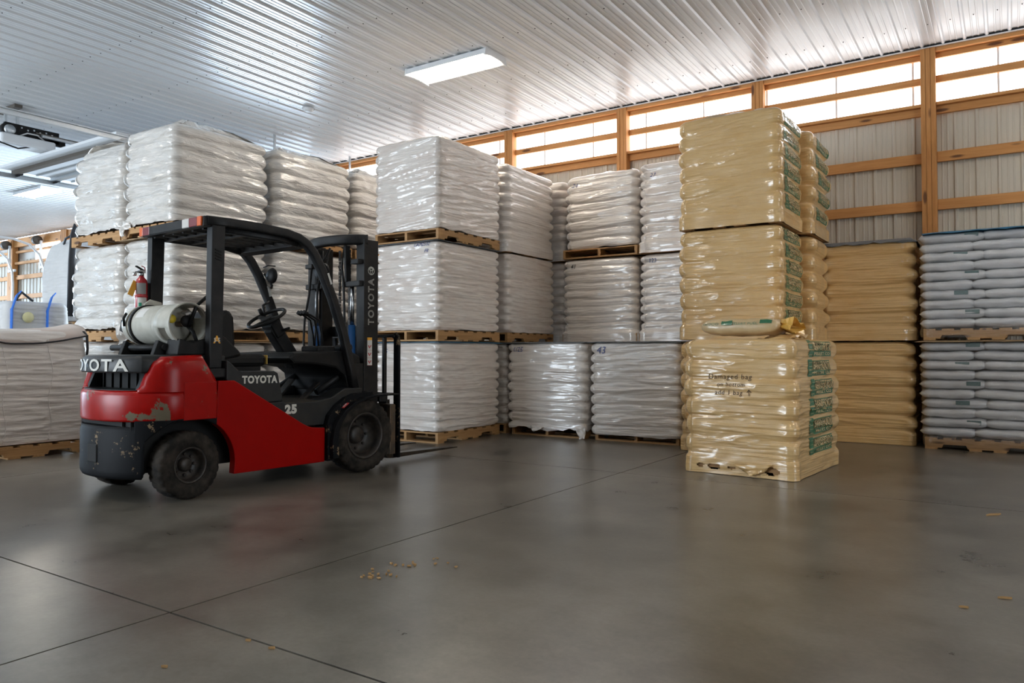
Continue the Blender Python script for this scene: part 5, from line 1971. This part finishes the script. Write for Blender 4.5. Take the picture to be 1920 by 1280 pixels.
# carriage, load backrest and forks
for z in (0.16, 0.52):
    MB().span((-0.48, 2.02, z - 0.045), (0.48, 2.065, z + 0.045)).build('carriage_bar', 'steel_worn', fk, 0.006)
for s in (1, -1):
    MB().span((s * 0.44, 2.0, 0.10), (s * 0.485, 2.07, 0.56)).build('carriage_plate', 'steel_worn', fk, 0.005)
    MB().tube([(s * 0.455, 2.115, 0.06), (s * 0.455, 2.115, 1.14), (s * 0.455, 2.11, 1.19), (s * 0.43, 2.10, 1.215)], 0.02, 12, flat=(0.018, 0.034)).build('backrest_upright', 'black_worn', fk)
    MB().span((s * 0.30, 1.95, 0.585), (s * 0.40, 2.05, 0.66)).build('carriage_block', 'black_paint', fk, 0.006)
for xx in (-0.29, -0.14, 0.0, 0.14, 0.29):
    MB().span((xx - 0.016, 2.09, 0.66), (xx + 0.016, 2.125, 1.20)).build('backrest_bar', 'black_paint', fk, 0.004)
MB().span((-0.45, 2.08, 1.19), (0.45, 2.13, 1.22)).build('backrest_top', 'black_paint', fk, 0.008)
MB().span((-0.45, 2.09, 0.64), (0.45, 2.12, 0.665)).build('backrest_foot', 'black_paint', fk, 0.004)
for s in (1, -1):
    m = MB()
    pr = [(2.07, 0.60), (2.115, 0.60), (2.115, 0.105), (2.16, 0.082), (2.85, 0.066), (3.085, 0.056), (3.085, 0.046), (2.16, 0.038), (2.09, 0.045), (2.07, 0.075)]
    m.prism(pr, s * 0.25, s * 0.36, 'X')
    m.build('fork', 'fork_steel', fk, 0.003)

# gas cylinder cradle
for xx in (-0.34, 0.16):
    MB().prism([(-0.10, 1.03), (0.26, 1.03), (0.24, 1.13), (0.17, 1.10), (0.09, 1.09), (0.0, 1.11), (-0.06, 1.14)], xx, xx + 0.05, 'X').build('cradle_bracket', 'black_plastic', fk, 0.005)
MB().tube([(-0.60, -0.02, 1.085), (0.24, -0.02, 1.085)], 0.025, 12).build('cradle_tube', 'black_plastic', fk)
MB().tube([(-0.50, 0.2, 1.085), (0.24, 0.2, 1.085)], 0.025, 12).build('cradle_tube', 'black_plastic', fk)
MB().prism([(-0.02, 1.03), (0.33, 1.03), (0.33, 1.13), (0.27, 1.17), (0.10, 1.12), (0.0, 1.15)], 0.22, 0.40, 'X').build('cradle_bracket', 'black_plastic', fk, 0.01)
MB().tube([(0.30, 0.12, 1.24), (0.34, 0.16, 1.40), (0.30, 0.26, 1.47), (0.24, 0.36, 1.44), (0.22, 0.42, 1.30)], 0.014, 8).build('gas_hose', 'vinyl', fk)

# gas cylinder strapped across the tail
c4, s4 = math.cos(FA), math.sin(FA)


def fk_world(x, y, z):
    return (-5.4386 + x * c4 - y * s4, 3.2598 + x * s4 + y * c4, z)


lp = thing('gas_cylinder', 'grey white gas cylinder lying across the tail of the forklift', 'gas cylinder', fk_world(0, 0.09, 1.262), FA)
MB().lathe([(0.0, -0.46), (0.06, -0.455), (0.11, -0.43), (0.142, -0.385), (0.15, -0.34), (0.15, 0.10), (0.142, 0.145), (0.11, 0.18), (0.0, 0.20)], 48, 'X').build('tank_shell', 'tank_paint', lp)
MB().lathe([(0.151, 0.055), (0.151, 0.085)], 48, 'X').build('weld_seam', 'tank_paint', lp)


def collar():
    vs, fs = [], []
    n = 56
    xs_ = [0.13, 0.19, 0.29, 0.345, 0.355]
    for xx in xs_:
        for k in range(n):
            a = 2 * PI * k / n
            vs.append((xx, 0.152 * math.cos(a), 0.152 * math.sin(a)))
    for i in range(len(xs_) - 1):
        for k in range(n):
            ang = math.degrees(2 * PI * (k + 0.5) / n)
            if i == 1 and (196 < ang < 240 or 20 < ang < 60):
                continue                                   # hand holes
            fs.append((i * n + k, i * n + (k + 1) % n, (i + 1) * n + (k + 1) % n, (i + 1) * n + k))
    me = bpy.data.meshes.new('collar')
    me.from_pydata(vs, [], fs)
    for p in me.polygons:
        p.use_smooth = True
    o = link('collar', me, 'tank_paint', lp)
    md = o.modifiers.new('thick', 'SOLIDIFY')
    md.thickness = 0.006
    return o


collar()
MB().lathe([(0.149, 0.352), (0.158, 0.352), (0.158, 0.362), (0.149, 0.362)], 48, 'X', closed=True).build('collar_ring', 'tank_paint', lp)
vv = MB().cyl((0.18, 0, 0.0), (0.29, 0, 0.0), 0.022, 12).cyl((0.24, 0, 0), (0.24, 0.05, 0.02), 0.016, 10).build('valve', 'steel_worn', lp)
MB().lathe([(0.0, 0.28), (0.045, 0.28), (0.045, 0.30), (0.0, 0.30)], 16, 'X', (0, 0.02, 0.02)).build('valve_wheel', 'black_plastic', lp)
MB().lathe([(0.0, 0.27), (0.032, 0.27), (0.032, 0.275), (0.0, 0.275)], 16, 'X', (0, -0.085, 0.035)).build('gauge', 'label_yellow', lp)
MB().tube([(0.26, 0.03, 0.0), (0.33, 0.05, -0.06), (0.34, 0.08, -0.15)], 0.014, 8).build('coupling', 'black_plastic', lp)
MB().box((0.27, 0.03, 0.085), (0.07, 0.05, 0.016), (0.3, 0.2, 0)).build('coupling_plate', 'lens_white', lp)
for xx in (-0.30,):
    MB().lathe([(0.1505, xx - 0.018), (0.156, xx - 0.018), (0.156, xx + 0.018), (0.1505, xx + 0.018)], 48, 'X', closed=True).build('strap_band', 'tank_paint', lp)
MB().lathe([(0.1505, -0.245), (0.160, -0.245), (0.160, -0.215), (0.1505, -0.215)], 48, 'X', closed=True).build('strap_band', 'black_plastic', lp)
MB().tube([(-0.30, -0.16, -0.01), (-0.29, -0.172, 0.05), (-0.29, -0.15, 0.09)], 0.010, 8).build('strap_buckle', 'black_plastic', lp)
MB().tube([(-0.33, 0.02, 0.15), (-0.33, 0.06, 0.185), (-0.30, 0.11, 0.17), (-0.29, 0.13, 0.10)], 0.022, 8, flat=(0.010, 0.028)).build('strap_band', 'tank_paint', lp)
lab = []
for i in range(5):
    a = math.radians(125 + 8.5 * i)
    lab.append((0.1515 * math.cos(a), 0.1515 * math.sin(a)))
vs, fs = [], []
for i, (p, q) in enumerate(lab):
    vs += [(-0.17, p, q), (-0.05, p, q)]
for i in range(4):
    fs.append((2 * i, 2 * i + 1, 2 * i + 3, 2 * i + 2))
me = bpy.data.meshes.new('paper_label')
me.from_pydata(vs, [], fs)
link('paper_label', me, 'label_white', lp)
MB().box((-0.48, -0.06, -0.01), (0.10, 0.05, 0.09), (0, 0.3, 0)).build('clamp_arm', 'black_plastic', lp)

# fire extinguisher on the far rear pillar
fe = thing('fire_extinguisher', 'red fire extinguisher with orange tag strapped to the forklift rear pillar', 'extinguisher', fk_world(-0.455, 0.135, 1.375), FA)
MB().lathe([(0.0, 0.0), (0.040, 0.0), (0.046, 0.008), (0.046, 0.235), (0.040, 0.262), (0.022, 0.282), (0.016, 0.30), (0.0, 0.30)], 28, 'Z').build('bottle', 'ext_red', fe)
MB().cyl((0, 0, 0.295), (0, 0, 0.325), 0.018, 12).box((0.0, 0.0, 0.33), (0.03, 0.05, 0.022)).build('valve', 'chrome_rod', fe)
MB().bar((0.0, 0.02, 0.338), (0.03, -0.06, 0.368), 0.018, 0.010).bar((0, 0.02, 0.325), (0.03, -0.06, 0.322), 0.018, 0.008).build('handle', 'black_plastic', fe)
MB().tube([(0, 0.03, 0.33), (-0.03, 0.04, 0.37), (0.0, 0.0, 0.375)], 0.004, 8).build('safety_pin', 'label_red', fe)
MB().cyl((-0.03, -0.03, 0.31), (-0.045, -0.045, 0.31), 0.016, 12).build('gauge', 'galv', fe)


def wrap_label(name, r, a0, a1, z0, z1, m):
    vs, fs = [], []
    n = 10
    for i in range(n + 1):
        a = math.radians(a0 + (a1 - a0) * i / n)
        vs += [(r * math.cos(a), r * math.sin(a), z0), (r * math.cos(a), r * math.sin(a), z1)]
    for i in range(n):
        fs.append((2 * i, 2 * i + 2, 2 * i + 3, 2 * i + 1))
    me = bpy.data.meshes.new(name)
    me.from_pydata(vs, [], fs)
    return link(name, me, m, fe)


wrap_label('paper_label', 0.0466, -78, 20, 0.145, 0.235, 'label_grey')
wrap_label('paper_label', 0.0466, -62, 30, 0.035, 0.12, 'label_white')
wrap_label('label_sign', 0.0470, -50, -22, 0.045, 0.075, 'label_green')
MB().lathe([(0.0468, 0.118), (0.050, 0.118), (0.050, 0.138), (0.0468, 0.138)], 28, 'Z', closed=True).build('strap', 'ext_red', fe)
MB().box((0.0, -0.068, 0.19), (0.003, 0.045, 0.125), (math.radians(-22), 0, 0)).build('inspection_tag', 'label_orange', fe)
MB().box((0.0, 0.07, 0.15), (0.05, 0.10, 0.18)).build('bracket', 'black_plastic', fe, 0.004)

# ------------------------------------------------------------------ raised overhead door and its gear (upper left)
dz_ = 4.20
dr = thing('overhead_door', 'white sectional overhead door raised flat under the ceiling', 'door', (-12.6, 8.6, dz_))
for k in range(7):
    MB().box((0, -2.45 + 0.62 * k, 0.03), (3.7, 0.60, 0.045)).build('door_section', 'white_paint', dr, 0.006)
for k, yy in enumerate((-2.50, -1.86, 0.6)):
    sm_ = MB()
    sm_.box((0, yy, -0.04), (3.72, 0.10, 0.012)).box((0, yy - 0.05, -0.005), (3.72, 0.012, 0.08)).box((0, yy + 0.05, -0.005), (3.72, 0.012, 0.08))
    sm_.build('strut', 'strut_brown' if k != 1 else 'galv', dr)
for yy in (-2.15, -1.55, -0.95):
    MB().box((0, yy, 0.0), (3.7, 0.03, 0.02)).build('section_seam', 'galv', dr)
for xx in (-1.82, 1.82):
    for yy in (-2.45, -1.83, -1.2):
        MB().cyl((xx, yy, -0.05), (xx + 0.08 * (1 if xx > 0 else -1), yy, -0.05), 0.025, 10).box((xx * 0.98, yy, -0.03), (0.08, 0.07, 0.05)).build('roller', 'black_plastic', dr)
for (xx, lab) in ((-14.52, 'galvanised horizontal track carrying the raised door, far side'), (-10.66, 'galvanised horizontal track carrying the raised door, near side')):
    tr = thing('door_track', lab, 'track', (xx, 8.0, dz_ - 0.07), 0, 'overhead door tracks')
    MB().box((0, 0, 0), (0.012, 7.4, 0.075)).box((0.02, 0, 0.035), (0.05, 7.4, 0.008)).box((0.02, 0, -0.035), (0.05, 7.4, 0.008)).build('rail', 'galv', tr)
    for yy in ((-2.6, 0.6) if xx < -12 else (0.6, 2.4)):
        MB().span((-0.02, yy - 0.02, 0.02), (0.0, yy + 0.02, CEIL - dz_ + 0.05)).build('hanger', 'galv', tr)
op = thing('door_opener', 'black door opener unit hanging from the ceiling with drive wheel', 'opener', (-12.95, 5.45, 4.5))
MB().box((0.0, 0.25, 0.03), (0.05, 0.80, 0.19)).box((0, 0.62, -0.04), (0.05, 0.26, 0.10)).build('side_plate', 'black_plastic', op, 0.004)
hm = MB()
for k in range(7):
    hm.box((0.028, 0.0 + 0.09 * k, 0.06 + 0.02 * (k % 2)), (0.006, 0.022, 0.022))
hm.build('plate_hole', 'galv', op)
MB().lathe([(0.0, 0.05), (0.10, 0.05), (0.115, 0.04), (0.115, -0.02), (0.0, -0.02)], 28, 'X', (0.02, -0.10, 0.0)).build('motor_housing', 'black_plastic', op)
MB().lathe([(0.0, 0.078), (0.075, 0.078), (0.08, 0.055)], 24, 'X', (0.02, -0.10, 0.0)).build('drive_wheel', 'galv', op)
MB().box((0.0, 0.15, -0.15), (0.30, 0.80, 0.16)).build('motor_cover', 'white_paint', op, 0.03)
MB().tube([(0.06, 0.02, -0.08), (0.08, 0.15, 0.0), (0.08, 0.30, 0.0), (0.06, 0.42, -0.07)], 0.012, 8).build('cable', 'smoke_white', op)
MB().tube([(0.10, -0.3, -0.22), (0.12, 0.0, -0.28), (0.10, 0.30, -0.18)], 0.012, 8).build('cable', 'black_plastic', op)
for yy in (-0.15, 0.02):
    MB().span((-0.02, yy, 0.10), (0.02, yy + 0.035, CEIL - 4.5 - 0.04)).build('hanger', 'galv', op)
MB().box((0.0, -0.08, CEIL - 4.5 - 0.05), (0.62, 0.11, 0.05), (0, 0, 0)).build('ceiling_plate', 'strut_brown', op)
rl = thing('opener_rail', 'steel opener rail with chain leading from the unit to the door', 'rail', (-12.85, 7.4, 4.50))
MB().box((0, 0, 0), (0.06, 3.2, 0.05)).build('rail', 'galv', rl)
for q in (-0.045, 0.045):
    MB().cyl((q, -1.7, 0.02), (q, 1.5, 0.02), 0.007, 6).build('chain', 'strut_brown', rl)
MB().box((0.0, -0.98, -0.035), (0.07, 0.12, 0.04)).build('trolley', 'strut_brown', rl)
MB().tube([(0, -0.98, -0.05), (0, -0.88, -0.09)], 0.022, 8).build('arm_link', 'galv', rl)
MB().tube([(0, -0.90, -0.08), (0, -0.55, -0.21), (0, -0.40, -0.265), (0, -0.33, -0.27), (0, -0.28, -0.24), (0, -0.27, -0.17)], 0.026, 10).build('door_arm', 'black_paint', rl)
MB().tube([(0.01, -0.30, -0.02), (0.01, -0.30, -0.20)], 0.025, 8, flat=(0.006, 0.03)).build('release_rope', 'label_yellow', rl)
MB().box((0.01, -0.30, -0.01), (0.06, 0.09, 0.05)).build('release_grip', 'label_red', rl)
MB().span((-0.02, 0.28, 0.0), (0.02, 0.32, CEIL - 4.5 - 0.03)).build('hanger', 'galv', rl)
MB().box((0.0, 0.1, CEIL - 4.5 - 0.045), (0.70, 0.10, 0.04)).build('ceiling_plate', 'strut_brown', rl)
pc = thing('pull_cord', 'thin hanging pull cord with a white tag and red clip', 'cord', (-12.85, 6.46, 4.42))
MB().cyl((0, 0, 0), (0, 0, -0.92), 0.004, 6).build('cord', 'smoke_white', pc)
MB().box((0.0, -0.01, -0.97), (0.06, 0.004, 0.10)).build('tag', 'white_paint', pc)
MB().box((0.0, 0.05, -0.92), (0.05, 0.03, 0.03)).build('clip', 'label_red', pc)

# tracks of the second door in the far left wall
for (xx, lab) in ((-25.25, 'white curved door track at the far left wall, by the bright panel'), (-27.4, 'white curved door track at the far left wall, by the dark post')):
    tr = thing('door_track', lab, 'track', (xx, 11.5, 0), 0, 'far door tracks')
    pts = [(0, 0.05, 0.0), (0, 0.05, 3.3), (0, 0.02, 3.7), (0, -0.12, 4.1), (0, -0.40, 4.38), (0, -0.85, 4.5), (0, -4.5, 4.62)]
    MB().tube(pts, 0.03, 10, flat=(0.03, 0.05)).build('rail', 'white_paint', tr)
    MB().box((-0.2, 0.1, 3.75), (0.5, 0.05, 0.08)).build('bracket', 'white_paint', tr)
    MB().span((-0.44, 0.08, 3.7), (-0.38, 0.14, 4.6)).build('bracket', 'white_paint', tr)
    MB().lathe([(0.0, -0.08), (0.14, -0.08), (0.14, 0.08), (0.0, 0.08)], 20, 'X', (-0.55, 0.05, 4.62)).build('cable_drum', 'strut_brown', tr)

# ------------------------------------------------------------------ crumbs and splinters on the floor
k = 0
for (cx, cy, n, sp, lab) in ((-2.49, 2.61, 16, 0.055, 'small pile of spilled wood pellets on the floor left of centre'), (-2.50, 2.81, 7, 0.035, 'few spilled wood pellets beyond the small pile'), (-2.39, 2.93, 5, 0.04, 'scattered wood crumbs farthest from the viewer, near the small pile')):
    m = MB()
    for i in range(n):
        x, y = cx + random.gauss(0, sp), cy + random.gauss(0, sp * 0.7)
        m.box((x, y, 0.005), (random.uniform(0.008, 0.02), random.uniform(0.006, 0.012), random.uniform(0.004, 0.009)), (random.uniform(-0.4, 0.4), 0, random.uniform(0, 3)))
    tag(m.build('wood_pellets', 'chip'), lab, 'pellets', 'spilled wood pellets', kind='stuff')
for (cx, cy, L, a, lab) in ((-0.10, 5.77, 0.13, 0.9, 'long wood splinter on the floor near the right edge'), (-0.03, 3.85, 0.055, 0.3, 'short wood chip on the floor at the right edge'), (-0.17, 3.62, 0.035, 0.1, 'tiny wood chip beside the short one at the right edge'),
                            (-2.19, 1.77, 0.022, 0.4, 'tiny brown chip beside the floor joint at the bottom'), (-2.32, 1.77, 0.018, 0.2, 'pale crumb lying on the floor joint at the bottom'), (-2.36, 1.47, 0.02, 0.3, 'pale crumb near the bottom edge of the picture')):
    m = MB()
    m.prism([(-L / 2, -0.004), (L * 0.25, -L * 0.10), (L / 2, -0.002), (L / 2, 0.004), (-L * 0.1, L * 0.12)], 0.0, 0.008, 'Z')
    o = m.build('wood_chip', 'chip')
    o.location = (cx, cy, 0.001)
    o.rotation_euler = (0, 0, a)
    tag(o, lab, 'wood chip', 'wood chips on the floor')
